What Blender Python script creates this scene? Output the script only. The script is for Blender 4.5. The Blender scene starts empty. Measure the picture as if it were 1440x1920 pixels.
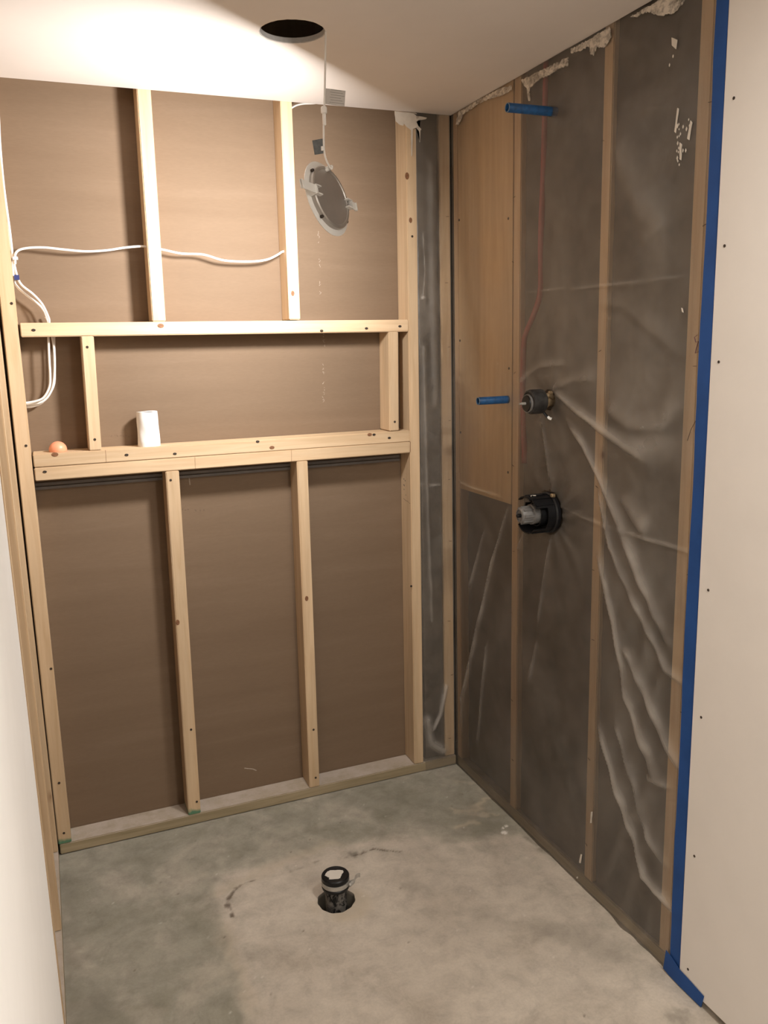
import bpy, bmesh, math, random
import numpy as np
from mathutils import Vector, Matrix, Euler, noise
random.seed(7)
S = bpy.context.scene
COL = S.collection

# ---------------------------------------------------------------- camera
cam_d = bpy.data.cameras.new('camera')
cam = bpy.data.objects.new('camera', cam_d); COL.objects.link(cam)
cam_d.sensor_fit = 'HORIZONTAL'; cam_d.sensor_width = 36.0
cam_d.lens = 1572.51 / 1440 * 36.0
cam_d.clip_start = 0.02
cam.location = (-1.3681, -2.70324, 1.61609)
cam.rotation_euler = (1.372714, 0.0246462, -0.3873393)
S.camera = cam

# ---------------------------------------------------------------- world, lights, exposure
w = bpy.data.worlds.new('world'); S.world = w; w.use_nodes = True
w.node_tree.nodes['Background'].inputs[0].default_value = (1.0, 0.86, 0.72, 1)
w.node_tree.nodes['Background'].inputs[1].default_value = 0.0
S.view_settings.view_transform = 'Standard'; S.view_settings.look = 'None'
S.view_settings.gamma = 1.0; S.view_settings.use_curve_mapping = False
S.view_settings.exposure = 0.0
def area_light(name, loc, rot, size, power, col):
    d = bpy.data.lights.new(name, 'AREA'); d.shape = 'DISK'; d.size = size
    d.energy = power; d.color = col
    o = bpy.data.objects.new(name, d); COL.objects.link(o)
    o.location = loc; o.rotation_euler = rot
    return o
WARM = (1.0, 0.95, 0.875)
area_light('unseen_overhead_light', (-0.42, -2.10, 2.352), (0, 0, 0), 0.16, 13, WARM)     # this and the next: recessed lights of the room behind the camera
area_light('unseen_overhead_light', (-0.25, -3.00, 2.352), (0, 0, 0), 0.16, 21.5, WARM)
area_light('unseen_overhead_light', (-2.35, -3.40, 2.352), (0, 0, 0), 0.16, 26, WARM)  # added unseen lamp, evens out the light on the right drywall
PUCK_STRENGTH = 520.0                                                             # the dangling downlight, facing away

# ---------------------------------------------------------------- materials
def nt(name):
    m = bpy.data.materials.new(name); m.use_nodes = True
    t = m.node_tree; return m, t, t.nodes, t.links, t.nodes['Principled BSDF']
def N(ns, typ, **kw):
    n = ns.new(typ)
    for k, v in kw.items(): setattr(n, k, v)
    return n
def ramp(ns, stops, interp='LINEAR'):
    r = ns.new('ShaderNodeValToRGB'); r.color_ramp.interpolation = interp
    e = r.color_ramp.elements
    while len(e) < len(stops): e.new(0.5)
    for i, (p, c) in enumerate(stops):
        e[i].position = p; e[i].color = (c, c, c, 1) if isinstance(c, (int, float)) else (*c, 1)
    return r
def mixc(ns, ls, fac, a, b, mode='MIX'):
    m = ns.new('ShaderNodeMix'); m.data_type = 'RGBA'; m.blend_type = mode
    for sock, v in ((0, fac), (6, a), (7, b)):
        if hasattr(v, 'is_output') or hasattr(v, 'links'): ls.new(v, m.inputs[sock])
        elif sock == 0: m.inputs[0].default_value = v
        else: m.inputs[sock].default_value = (*v, 1)
    return m.outputs[2]
def noise_n(ns, ls, scale, detail=4, rough=0.55, vec=None, dist=0.0):
    n = ns.new('ShaderNodeTexNoise'); n.inputs['Scale'].default_value = scale
    n.inputs['Detail'].default_value = detail; n.inputs['Roughness'].default_value = rough
    n.inputs['Distortion'].default_value = dist
    if vec is not None: ls.new(vec, n.inputs['Vector'])
    return n.outputs['Fac']
def objvec(ns, ls, scale=(1, 1, 1), rnd=True):
    tc = ns.new('ShaderNodeTexCoord'); mp = ns.new('ShaderNodeMapping')
    ls.new(tc.outputs['Object'], mp.inputs['Vector']); mp.inputs['Scale'].default_value = scale
    if rnd:
        oi = ns.new('ShaderNodeObjectInfo'); ml = ns.new('ShaderNodeMath'); ml.operation = 'MULTIPLY'
        ml.inputs[1].default_value = 37.0; ls.new(oi.outputs['Random'], ml.inputs[0])
        ls.new(ml.outputs[0], mp.inputs['Location'])
    return mp.outputs['Vector']
def bump(ns, ls, h, strength, dist, bsdf):
    b = ns.new('ShaderNodeBump'); b.inputs['Strength'].default_value = strength
    b.inputs['Distance'].default_value = dist; ls.new(h, b.inputs['Height']); ls.new(b.outputs[0], bsdf.inputs['Normal'])
def plain(name, col, rough=0.5, metal=0.0, var=0.0, scale=30, spec=0.5):
    m, t, ns, ls, b = nt(name)
    b.inputs['Base Color'].default_value = (*col, 1); b.inputs['Roughness'].default_value = rough
    b.inputs['Metallic'].default_value = metal; b.inputs['Specular IOR Level'].default_value = spec
    if var:
        f = noise_n(ns, ls, scale, 5, 0.6, objvec(ns, ls, rnd=False))
        r = ramp(ns, [(0.3, tuple(c * (1 - var) for c in col)), (0.7, tuple(min(1, c * (1 + var)) for c in col))])
        ls.new(f, r.inputs[0]); ls.new(r.outputs[0], b.inputs['Base Color'])
        bump(ns, ls, f, 0.15, 0.002, b)
    return m
def wood(name, light, dark, knots=True, green=0.0, dusty=False):
    m, t, ns, ls, b = nt(name)
    v = objvec(ns, ls, (38, 38, 2.2)); v2 = objvec(ns, ls, (9, 9, 0.8)); v3 = objvec(ns, ls, (1, 1, 1))
    f = noise_n(ns, ls, 1.6, 4, 0.6, v, 0.6)
    g = noise_n(ns, ls, 1.0, 3, 0.5, v2, 1.2)
    r = ramp(ns, [(0.25, dark), (0.62, light)]); ls.new(f, r.inputs[0])
    r2 = ramp(ns, [(0.3, 0.80), (0.65, 1.0)]); ls.new(g, r2.inputs[0])
    c = mixc(ns, ls, 1.0, r.outputs[0], r2.outputs[0], 'MULTIPLY')
    if knots:
        kv = objvec(ns, ls, (1, 1, 0.55)); vo = ns.new('ShaderNodeTexVoronoi'); vo.inputs['Scale'].default_value = 4.2
        ls.new(kv, vo.inputs['Vector'])
        kr = ramp(ns, [(0.018, 1.0), (0.034, 0.35), (0.07, 0.0)]); ls.new(vo.outputs['Distance'], kr.inputs[0])
        c = mixc(ns, ls, kr.outputs[0], c, (0.20, 0.085, 0.035))
    if dusty:
        geo = ns.new('ShaderNodeNewGeometry'); sx = ns.new('ShaderNodeSeparateXYZ'); ls.new(geo.outputs['Normal'], sx.inputs[0])
        dn = noise_n(ns, ls, 14, 5, 0.7, v3)
        dr = ramp(ns, [(0.35, 0.45), (0.6, 1.0)]); ls.new(dn, dr.inputs[0])
        up = ns.new('ShaderNodeMath'); up.operation = 'MULTIPLY'; up.use_clamp = True
        ls.new(sx.outputs['Z'], up.inputs[0]); ls.new(dr.outputs[0], up.inputs[1])
        c = mixc(ns, ls, up.outputs[0], c, (0.50, 0.43, 0.37))
    if green:
        tc = ns.new('ShaderNodeTexCoord'); sp = ns.new('ShaderNodeSeparateXYZ'); ls.new(tc.outputs['Object'], sp.inputs[0])
        gn = noise_n(ns, ls, 40, 3, 0.5, v3)
        a = ns.new('ShaderNodeMath'); a.operation = 'MULTIPLY_ADD'; a.inputs[1].default_value = 0.03; ls.new(gn, a.inputs[0]); ls.new(sp.outputs['Z'], a.inputs[2])
        gr = ramp(ns, [(0.0, 1.0), (0.5, 0.0)])
        mr = ns.new('ShaderNodeMapRange'); mr.inputs[1].default_value = -green + 0.022; mr.inputs[2].default_value = -green + 0.05
        ls.new(a.outputs[0], mr.inputs[0]); ls.new(mr.outputs[0], gr.inputs[0])
        c = mixc(ns, ls, gr.outputs[0], c, (0.10, 0.22, 0.13))
    ls.new(c, b.inputs['Base Color']); b.inputs['Roughness'].default_value = 0.55
    b.inputs['Specular IOR Level'].default_value = 0.35
    bump(ns, ls, f, 0.12, 0.001, b)
    return m
PINE = wood('pine_lumber', (0.68, 0.505, 0.325), (0.58, 0.40, 0.235))
PINE_PLAIN = wood('clear_pine_lumber', (0.68, 0.505, 0.325), (0.59, 0.41, 0.245), knots=False)
TREATED = wood('treated_lumber', (0.40, 0.32, 0.205), (0.27, 0.215, 0.12), knots=False, dusty=True)
PLY = wood('plywood_sheet', (0.62, 0.46, 0.275), (0.57, 0.41, 0.235), knots=False)

def paper_back():
    m, t, ns, ls, b = nt('drywall_back_paper')
    v = objvec(ns, ls, (0.8, 1, 9), False); v2 = objvec(ns, ls, (60, 60, 400), False)
    f = noise_n(ns, ls, 1.5, 5, 0.6, v, 0.4); g = noise_n(ns, ls, 1.0, 2, 0.5, v2)
    r = ramp(ns, [(0.3, (0.182, 0.124, 0.080)), (0.55, (0.196, 0.135, 0.088)), (0.8, (0.220, 0.154, 0.104))]); ls.new(f, r.inputs[0])
    r2 = ramp(ns, [(0.3, 0.94), (0.7, 1.0)]); ls.new(g, r2.inputs[0])
    ls.new(mixc(ns, ls, 1.0, r.outputs[0], r2.outputs[0], 'MULTIPLY'), b.inputs['Base Color'])
    b.inputs['Roughness'].default_value = 0.75; b.inputs['Specular IOR Level'].default_value = 0.25
    bump(ns, ls, f, 0.1, 0.002, b)
    return m
PAPER = paper_back()
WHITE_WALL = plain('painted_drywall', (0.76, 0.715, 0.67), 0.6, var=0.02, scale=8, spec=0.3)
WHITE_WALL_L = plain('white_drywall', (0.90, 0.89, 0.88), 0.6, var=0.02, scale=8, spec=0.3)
CEIL = plain('ceiling_drywall', (0.74, 0.69, 0.65), 0.85, var=0.02, scale=5, spec=0.1)
GYPSUM = plain('raw_gypsum', (0.42, 0.40, 0.38), 0.9, var=0.1, scale=200)
DARK = plain('dark_void', (0.01, 0.009, 0.008), 0.9)
BATT = plain('grey_insulation', (0.105, 0.085, 0.066), 0.95, var=0.35, scale=9, spec=0.1)
FOUND = plain('foundation_concrete', (0.20, 0.175, 0.145), 0.9, var=0.3, scale=3)
MUD = plain('joint_compound', (0.66, 0.60, 0.52), 0.8, var=0.06, scale=60, spec=0.2)
def mud_thin():
    m, t, ns, ls, b = nt('wiped_joint_compound')
    f = noise_n(ns, ls, 70, 6, 0.7, objvec(ns, ls, (1, 1, 1), False), 0.8)
    g = noise_n(ns, ls, 14, 4, 0.6, objvec(ns, ls, (1, 1, 2.5), False), 0.5)
    b.inputs['Base Color'].default_value = (0.66, 0.60, 0.52, 1); b.inputs['Roughness'].default_value = 0.85
    a = ns.new('ShaderNodeMath'); a.operation = 'ADD'; ls.new(f, a.inputs[0]); ls.new(g, a.inputs[1])
    r = ramp(ns, [(0.40, 0.12), (0.56, 1.0)]); mh = ns.new('ShaderNodeMath'); mh.operation = 'MULTIPLY'; mh.inputs[1].default_value = 0.5
    ls.new(a.outputs[0], mh.inputs[0]); ls.new(mh.outputs[0], r.inputs[0]); ls.new(r.outputs[0], b.inputs['Alpha'])
    bump(ns, ls, f, 0.4, 0.002, b); return m
MUDW = mud_thin()
TAPE = plain('blue_masking_tape', (0.016, 0.070, 0.25), 0.65, var=0.12, scale=12, spec=0.3)
BLUEPIPE = plain('blue_plastic_pipe', (0.012, 0.085, 0.24), 0.45, var=0.45, scale=60)
BLACK = plain('black_plastic', (0.008, 0.008, 0.009), 0.38, var=0.3, scale=50, spec=0.3)
BLACK_DUSTY = plain('dusty_black_rubber', (0.035, 0.032, 0.030), 0.65, var=0.8, scale=26, spec=0.3)
DUSTY_PIPE = plain('plaster_dusted_pipe', (0.13, 0.118, 0.105), 0.8, spec=0.2)
def _mottle():
    t = DUSTY_PIPE.node_tree; ns, ls = t.nodes, t.links; f = noise_n(ns, ls, 46, 5, 0.65, objvec(ns, ls, (1, 1, 0.7), False), 0.8)
    r = ramp(ns, [(0.45, (0.012, 0.012, 0.012)), (0.52, (0.13, 0.12, 0.11)), (0.66, (0.19, 0.175, 0.16)), (0.70, (0.42, 0.39, 0.35))]); ls.new(f, r.inputs[0]); ls.new(r.outputs[0], ns['Principled BSDF'].inputs['Base Color'])
_mottle()
GREYCAP = plain('grey_plastic', (0.17, 0.165, 0.16), 0.4, var=0.3, scale=60)
BRASS = plain('brass', (0.30, 0.22, 0.13), 0.5, 0.5, var=0.2, scale=80)
STEEL = plain('zinc_steel', (0.42, 0.40, 0.37), 0.45, 0.35, var=0.2, scale=60)
NICKEL = plain('satin_nickel', (0.44, 0.41, 0.38), 0.36, 0.55, var=0.05, scale=20)
SCREW = plain('dark_screw', (0.05, 0.035, 0.025), 0.6, 0.3)
KNOT = plain('wood_knot', (0.20, 0.09, 0.04), 0.7, var=0.4, scale=200)
CHANNEL = plain('grey_metal_strip', (0.16, 0.145, 0.135), 0.6, 0.2, var=0.1)
CABLE = plain('white_cable_sheath', (0.80, 0.77, 0.73), 0.4)
WHITEPL = plain('white_plastic', (0.82, 0.81, 0.78), 0.4)
TAGGREY = plain('grey_tag', (0.11, 0.12, 0.125), 0.5, var=0.3, scale=90)
INK = plain('dark_ink', (0.02, 0.015, 0.02), 0.7)
CHALK = plain('white_chalk_print', (0.36, 0.29, 0.23), 0.8, var=0.2, scale=300)
PEACH = plain('peach_rubber', (0.82, 0.33, 0.19), 0.42, var=0.04)
PAPERROLL = plain('white_paper', (0.86, 0.85, 0.83), 0.85, var=0.03, scale=40)
RED = plain('red_plastic_pipe', (0.30, 0.055, 0.05), 0.6)
CRACKM = None
def emit(name, col, s):
    m = bpy.data.materials.new(name); m.use_nodes = True; ns = m.node_tree.nodes; ls = m.node_tree.links
    ns.clear(); e = ns.new('ShaderNodeEmission'); e.inputs[0].default_value = (*col, 1); e.inputs[1].default_value = s
    o = ns.new('ShaderNodeOutputMaterial'); ls.new(e.outputs[0], o.inputs[0]); return m
LED = emit('led_diffuser', (1.0, 0.96, 0.92), PUCK_STRENGTH)

def plastic_mat():
    m, t, ns, ls, b = nt('translucent_polyethylene')
    out = ns['Material Output']
    tr = ns.new('ShaderNodeBsdfTransparent'); tr.inputs[0].default_value = (0.97, 0.955, 0.93, 1)
    b.inputs['Base Color'].default_value = (0.66, 0.61, 0.55, 1); b.inputs['Roughness'].default_value = 0.42
    b.inputs['Specular IOR Level'].default_value = 0.4
    at = ns.new('ShaderNodeAttribute'); at.attribute_name = 'fold_haze'; at.attribute_type = 'GEOMETRY'
    v = objvec(ns, ls, (1, 1, 0.8), False)
    f = noise_n(ns, ls, 3.2, 7, 0.62, v, 1.0); r = ramp(ns, [(0.36, 0.07), (0.72, 0.18)]); ls.new(f, r.inputs[0])
    a = ns.new('ShaderNodeMath'); a.operation = 'MULTIPLY_ADD'; a.inputs[1].default_value = 0.48; a.use_clamp = True
    ls.new(at.outputs['Fac'], a.inputs[0]); ls.new(r.outputs[0], a.inputs[2])
    mx = ns.new('ShaderNodeMixShader'); ls.new(a.outputs[0], mx.inputs[0]); ls.new(tr.outputs[0], mx.inputs[1]); ls.new(b.outputs[0], mx.inputs[2])
    gl = ns.new('ShaderNodeBsdfGlossy'); gl.inputs['Roughness'].default_value = 0.42; gl.inputs[0].default_value = (1, 1, 1, 1)
    lw = ns.new('ShaderNodeFresnel'); lw.inputs[0].default_value = 1.33
    m2 = ns.new('ShaderNodeMixShader'); ls.new(lw.outputs[0], m2.inputs[0]); ls.new(mx.outputs[0], m2.inputs[1]); ls.new(gl.outputs[0], m2.inputs[2])
    bp = ns.new('ShaderNodeBump'); bp.inputs['Strength'].default_value = 0.35; bp.inputs['Distance'].default_value = 0.006
    f2 = noise_n(ns, ls, 7, 4, 0.5, v, 1.5); ls.new(f2, bp.inputs['Height'])
    ls.new(bp.outputs[0], b.inputs['Normal']); ls.new(bp.outputs[0], gl.inputs['Normal'])
    ls.new(m2.outputs[0], out.inputs[0])
    return m
POLY = plastic_mat()

def floor_mat():
    m, t, ns, ls, b = nt('concrete_floor')
    def attr(n):
        a = ns.new('ShaderNodeAttribute'); a.attribute_name = n; a.attribute_type = 'GEOMETRY'; return a.outputs['Fac']
    v = objvec(ns, ls, (1, 1, 1), False)
    big = noise_n(ns, ls, 4.5, 8, 0.62, v, 0.6); mid = noise_n(ns, ls, 16, 6, 0.65, v, 0.4); fine = noise_n(ns, ls, 130, 4, 0.7, v)
    old = ramp(ns, [(0.33, (0.27, 0.255, 0.200)), (0.50, (0.33, 0.312, 0.255)), (0.68, (0.42, 0.38, 0.315))]); ls.new(big, old.inputs[0])
    new = ramp(ns, [(0.30, (0.44, 0.385, 0.32)), (0.50, (0.53, 0.470, 0.400)), (0.72, (0.60, 0.535, 0.455))]); ls.new(big, new.inputs[0])
    c = mixc(ns, ls, attr('patch'), old.outputs[0], new.outputs[0])
    mm = ramp(ns, [(0.30, 0.80), (0.55, 1.0), (0.75, 1.08)]); ls.new(mid, mm.inputs[0])
    c = mixc(ns, ls, 1.0, c, mm.outputs[0], 'MULTIPLY')
    ff = ramp(ns, [(0.30, 0.90), (0.6, 1.0)]); ls.new(fine, ff.inputs[0])
    c = mixc(ns, ls, 1.0, c, ff.outputs[0], 'MULTIPLY')
    c = mixc(ns, ls, attr('smear'), c, (0.50, 0.42, 0.32))
    c = mixc(ns, ls, attr('dark_tone'), c, (0.16, 0.145, 0.115))
    c = mixc(ns, ls, attr('crack'), c, (0.13, 0.10, 0.075))
    c = mixc(ns, ls, attr('chip'), c, (0.80, 0.76, 0.70))
    ls.new(c, b.inputs['Base Color']); b.inputs['Roughness'].default_value = 0.7
    b.inputs['Specular IOR Level'].default_value = 0.35
    bump(ns, ls, mid, 0.25, 0.003, b)
    return m
FLOORM = floor_mat()

# ---------------------------------------------------------------- mesh helpers
def link(name, me, mat, parent=None, smooth=False, M=None):
    o = bpy.data.objects.new(name, me); COL.objects.link(o)
    if mat is not None: me.materials.append(mat)
    if smooth:
        for p in me.polygons: p.use_smooth = True
    if M is not None: o.matrix_basis = M
    if parent is not None:
        o.parent = parent
    return o
def frombm(name, bm, mat, parent=None, smooth=False, M=None):
    me = bpy.data.meshes.new(name); bm.normal_update(); bm.to_mesh(me); bm.free()
    return link(name, me, mat, parent, smooth, M)
def empty(name, loc=(0, 0, 0)):
    o = bpy.data.objects.new(name, None); COL.objects.link(o); o.location = loc; o.empty_display_size = 0.05
    return o
def tag(o, label, cat, group=None):
    o['label'] = label; o['category'] = cat
    if group: o['group'] = group
    return o
def struct(o): o['kind'] = 'structure'; return o
def add_box(bm, x0, x1, y0, y1, z0, z1):
    vs = [bm.verts.new((x, y, z)) for x in (x0, x1) for y in (y0, y1) for z in (z0, z1)]
    for f in ((0, 1, 3, 2), (4, 6, 7, 5), (0, 4, 5, 1), (2, 3, 7, 6), (0, 2, 6, 4), (1, 5, 7, 3)):
        bm.faces.new([vs[i] for i in f])
    return vs
def box(name, x0, x1, y0, y1, z0, z1, mat, parent=None, bev=0.0):
    """box; a wall keeps its origin at the room corner, a part at the centre of its underside"""
    cx, cy = (x0 + x1) / 2, (y0 + y1) / 2; zb_ = z0
    if parent is None: cx = cy = zb_ = 0.0
    bm = bmesh.new(); add_box(bm, x0 - cx, x1 - cx, y0 - cy, y1 - cy, z0 - zb_, z1 - zb_)
    bmesh.ops.recalc_face_normals(bm, faces=bm.faces)
    if bev: bmesh.ops.bevel(bm, geom=bm.edges[:], offset=bev, segments=2, affect='EDGES')
    return frombm(name, bm, mat, parent, False, Matrix.Translation((cx, cy, zb_)))
def lumber(name, a, b, wx, wy, mat, parent, xdir, ends=0.0):
    """a board from point a to point b (centres of its ends); wx = size along xdir, wy = the other way"""
    a, b = Vector(a), Vector(b); z = (b - a).normalized(); x = Vector(xdir); x = (x - z * x.dot(z)).normalized(); y = z.cross(x)
    L = (b - a).length; bm = bmesh.new()
    n = max(2, int(L / 0.12)); rings = []
    add_box(bm, -wx / 2, wx / 2, -wy / 2, wy / 2, -L / 2, L / 2)
    bmesh.ops.recalc_face_normals(bm, faces=bm.faces)
    bmesh.ops.bevel(bm, geom=bm.edges[:], offset=0.0025, segments=2, affect='EDGES')
    M = Matrix((x, y, z)).transposed().to_4x4(); M.translation = (a + b) / 2
    return frombm(name, bm, mat, parent, False, M)
def smooth_path(pts, sub=6):
    P = [Vector(p) for p in pts]; Q = [P[0] * 2 - P[1]] + P + [P[-1] * 2 - P[-2]]; out = []
    for i in range(1, len(Q) - 2):
        p0, p1, p2, p3 = Q[i - 1:i + 3]
        for k in range(sub):
            t = k / sub
            out.append(0.5 * ((2 * p1) + (p2 - p0) * t + (2 * p0 - 5 * p1 + 4 * p2 - p3) * t * t + (3 * p1 - p0 - 3 * p2 + p3) * t ** 3))
    out.append(P[-1]); return out
def add_tube(bm, pts, r, n=10, cap=True, flat=1.0):
    """sweep; flat < 1 squashes the section"""
    pts = [Vector(p) for p in pts]; rings = []; up = None
    for i, p in enumerate(pts):
        d = (pts[min(i + 1, len(pts) - 1)] - pts[max(i - 1, 0)]).normalized()
        if up is None: up = Vector((0, 1, 0)) if abs(d.y) < 0.9 else Vector((1, 0, 0))
        s = d.cross(up).normalized(); up = s.cross(d).normalized()
        rr = r[i] if isinstance(r, (list, tuple)) else r
        rings.append([bm.verts.new(p + (s * math.cos(t) + up * math.sin(t) * flat) * rr) for t in [2 * math.pi * k / n for k in range(n)]])
    for a, b in zip(rings, rings[1:]):
        for k in range(n): bm.faces.new((a[k], a[(k + 1) % n], b[(k + 1) % n], b[k]))
    if cap: bm.faces.new(rings[0][::-1]); bm.faces.new(rings[-1])
def tube(name, pts, r, mat, parent=None, n=10, flat=1.0, sub=6, M=None):
    bm = bmesh.new(); add_tube(bm, smooth_path(pts, sub) if sub else pts, r, n, True, flat)
    return frombm(name, bm, mat, parent, True, M)
def add_lathe(bm, prof, n=40, closed=False, M=Matrix()):
    """profile of (r, z) turned about z"""
    rings = []
    for r, z in prof:
        if r < 1e-6: rings.append([bm.verts.new(M @ Vector((0, 0, z)))])
        else: rings.append([bm.verts.new(M @ Vector((r * math.cos(2 * math.pi * k / n), r * math.sin(2 * math.pi * k / n), z))) for k in range(n)])
    prs = list(zip(rings, rings[1:])) + ([(rings[-1], rings[0])] if closed else [])
    for a, b in prs:
        for k in range(n):
            k2 = (k + 1) % n
            if len(a) == 1 and len(b) == 1: continue
            if len(a) == 1: bm.faces.new((a[0], b[k2], b[k]))
            elif len(b) == 1: bm.faces.new((a[k], a[k2], b[0]))
            else: bm.faces.new((a[k], a[k2], b[k2], b[k]))
def lathe(name, prof, mat, parent=None, n=40, closed=False, M=None, smooth=True):
    bm = bmesh.new(); add_lathe(bm, prof, n, closed); bmesh.ops.recalc_face_normals(bm, faces=bm.faces)
    o = frombm(name, bm, mat, parent, smooth, M)
    if smooth:
        try: o.data.set_sharp_from_angle(angle=math.radians(35))
        except Exception: pass
    return o
def add_sector(bm, r0, r1, x0, x1, a0, a1, n=14):
    """piece of a hollow cylinder about local z between angles a0 and a1 (degrees)"""
    vs = []
    for i in range(n + 1):
        t = math.radians(a0 + (a1 - a0) * i / n); c, s = math.cos(t), math.sin(t)
        vs.append([bm.verts.new((r * c, r * s, z)) for r, z in ((r0, x0), (r1, x0), (r1, x1), (r0, x1))])
    for a, b in zip(vs, vs[1:]):
        for k in range(4): bm.faces.new((a[k], a[(k + 1) % 4], b[(k + 1) % 4], b[k]))
    bm.faces.new(vs[0]); bm.faces.new(vs[-1][::-1])
def ragged(poly, amp, step):
    out = []
    for i, p in enumerate(poly):
        q = poly[(i + 1) % len(poly)]; d = math.hypot(q[0] - p[0], q[1] - p[1]); n = max(1, int(d / step))
        for k in range(n):
            t = k / n; j = amp if k else 0
            out.append((p[0] + (q[0] - p[0]) * t + random.uniform(-j, j), p[1] + (q[1] - p[1]) * t + random.uniform(-j, j)))
    return out
def blot(name, poly, mapper, thick, mat, parent, amp=0.0015, step=0.006):
    """thin raised patch; mapper(u, v, h) gives the point at height h over the surface"""
    pts = ragged(poly, amp, step); bm = bmesh.new()
    lo = [bm.verts.new(mapper(u, v, 0)) for u, v in pts]; f = bm.faces.new(lo)
    cu = sum(p[0] for p in pts) / len(pts); cv = sum(p[1] for p in pts) / len(pts)
    hi = [bm.verts.new(mapper(u + (cu - u) * 0.02, v + (cv - v) * 0.02, thick)) for u, v in pts]; g = bm.faces.new(hi)
    n = len(pts)
    for k in range(n): bm.faces.new((lo[k], lo[(k + 1) % n], hi[(k + 1) % n], hi[k]))
    bmesh.ops.triangulate(bm, faces=[f, g]); bmesh.ops.recalc_face_normals(bm, faces=bm.faces)
    return frombm(name, bm, mat, parent)
def grid_mesh(name, us, vs, fn, mat, parent=None, attrs=None, skip=None, smooth=True):
    nu, nv = len(us), len(vs)
    U, V = np.meshgrid(us, vs, indexing='ij'); co = fn(U, V).reshape(-1, 3).astype(np.float32)
    i = np.arange(nu - 1)[:, None] * nv + np.arange(nv - 1)[None, :]
    if skip is not None:
        i = i[~skip]
    i = i.ravel(); q = np.stack([i, i + nv, i + nv + 1, i + 1], 1)
    me = bpy.data.meshes.new(name); me.vertices.add(len(co)); me.vertices.foreach_set('co', co.ravel())
    me.loops.add(q.size); me.loops.foreach_set('vertex_index', q.ravel().astype(np.int32))
    me.polygons.add(len(q)); me.polygons.foreach_set('loop_start', np.arange(0, q.size, 4, dtype=np.int32))
    me.polygons.foreach_set('use_smooth', np.full(len(q), smooth))
    me.update(calc_edges=True)
    for k, a in (attrs or {}).items():
        at = me.attributes.new(k, 'FLOAT', 'POINT'); at.data.foreach_set('value', a.ravel().astype(np.float32))
    me.validate()
    return link(name, me, mat, parent)
def seg_dist(U, V, pts, sgn=None):
    """distance to a polyline and the running parameter 0..1 of the nearest point"""
    best = np.full(U.shape, 1e9); par = np.zeros(U.shape); L = 0
    tot = sum(math.dist(a, b) for a, b in zip(pts, pts[1:]))
    for a, b in zip(pts, pts[1:]):
        ax, ay = a; dx, dy = b[0] - ax, b[1] - ay; l2 = dx * dx + dy * dy
        t = np.clip(((U - ax) * dx + (V - ay) * dy) / l2, 0, 1)
        d = np.hypot(U - ax - t * dx, V - ay - t * dy); m = d < best
        if sgn is not None: sgn[m] = np.sign(dx * (V - ay) - dy * (U - ax))[m]
        best = np.where(m, d, best); par = np.where(m, (L + t * math.sqrt(l2)) / tot, par); L += math.sqrt(l2)
    return best, par
def vnoise(U, V, sc, seed=0.0, octv=3):
    f = np.frompyfunc(lambda a, b: noise.fractal(Vector((a * sc, b * sc, seed)), 0.7, 2.1, octv), 2, 1)
    return f(U, V).astype(float)
def in_poly(U, V, poly):
    c = np.zeros(U.shape, bool); n = len(poly); j = n - 1
    for i in range(n):
        xi, yi = poly[i]; xj, yj = poly[j]
        with np.errstate(divide='ignore', invalid='ignore'):
            m = ((yi > V) != (yj > V)) & (U < (xj - xi) * (V - yi) / (yj - yi + 1e-12) + xi)
        c ^= m; j = i
    return c
def sstep(x): x = np.clip(x, 0, 1); return x * x * (3 - 2 * x)

H = 2.36        # ceiling height
XL = -1.457     # stud faces of the left wall
YD = -1.256     # where the drywall of the right wall begins
YDL = -1.15     # where the drywall of the left wall begins

# ================================================================ FLOOR
DC = (-0.700, -0.585); DR = 0.056      # hole round the drain
M1 = [(-0.042, 2.321), (-0.062, 2.355), (-0.188, 2.358), (-0.318, 2.356), (-0.398, 2.347), (-0.401, 2.334), (-0.358, 2.333), (-0.261, 2.345), (-0.188, 2.346), (-0.094, 2.341), (-0.062, 2.316)]
M2 = [(-0.455, 2.345), (-0.568, 2.341), (-0.688, 2.337), (-0.686, 2.316), (-0.646, 2.322), (-0.603, 2.317), (-0.551, 2.322), (-0.522, 2.315), (-0.501, 2.312), (-0.503, 2.278), (-0.494, 2.28), (-0.486, 2.314), (-0.469, 2.326)]
M3 = [(-0.698, 2.344), (-0.698, 2.354), (-0.767, 2.351), (-0.86, 2.354), (-0.868, 2.328), (-0.839, 2.314), (-0.811, 2.325), (-0.798, 2.308), (-0.786, 2.314), (-0.782, 2.336), (-0.738, 2.336)]
M4 = [(-0.938, 2.35), (-1.017, 2.35), (-1.07, 2.348), (-1.121, 2.33), (-1.118, 2.32), (-1.087, 2.308), (-1.065, 2.313), (-1.042, 2.318), (-1.002, 2.341), (-0.963, 2.341)]
D1 = [(-1.154, 2.074), (-1.16, 2.068), (-1.153, 2.034), (-1.146, 2.038)]
D2 = [(-1.111, 2.11), (-1.116, 2.107), (-1.109, 2.058), (-1.104, 2.062)]
D3 = [(-1.123, 2.036), (-1.131, 2.03), (-1.13, 1.997), (-1.126, 2.0)]
D4 = [(-1.083, 2.261), (-1.102, 2.25), (-1.099, 2.232), (-1.085, 2.244)]
E1 = [(-0.868, 0.271), (-0.875, 0.275), (-0.872, 0.237), (-0.865, 0.233)]
E2 = [(-0.823, 0.107), (-0.83, 0.11), (-0.824, 0.077), (-0.816, 0.074)]
E3 = [(-0.805, 0.02), (-0.812, 0.025), (-0.811, 0.018), (-0.805, 0.014)]
E4 = [(-1.151, 1.679), (-1.155, 1.678), (-1.159, 1.668), (-1.154, 1.67)]
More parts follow.
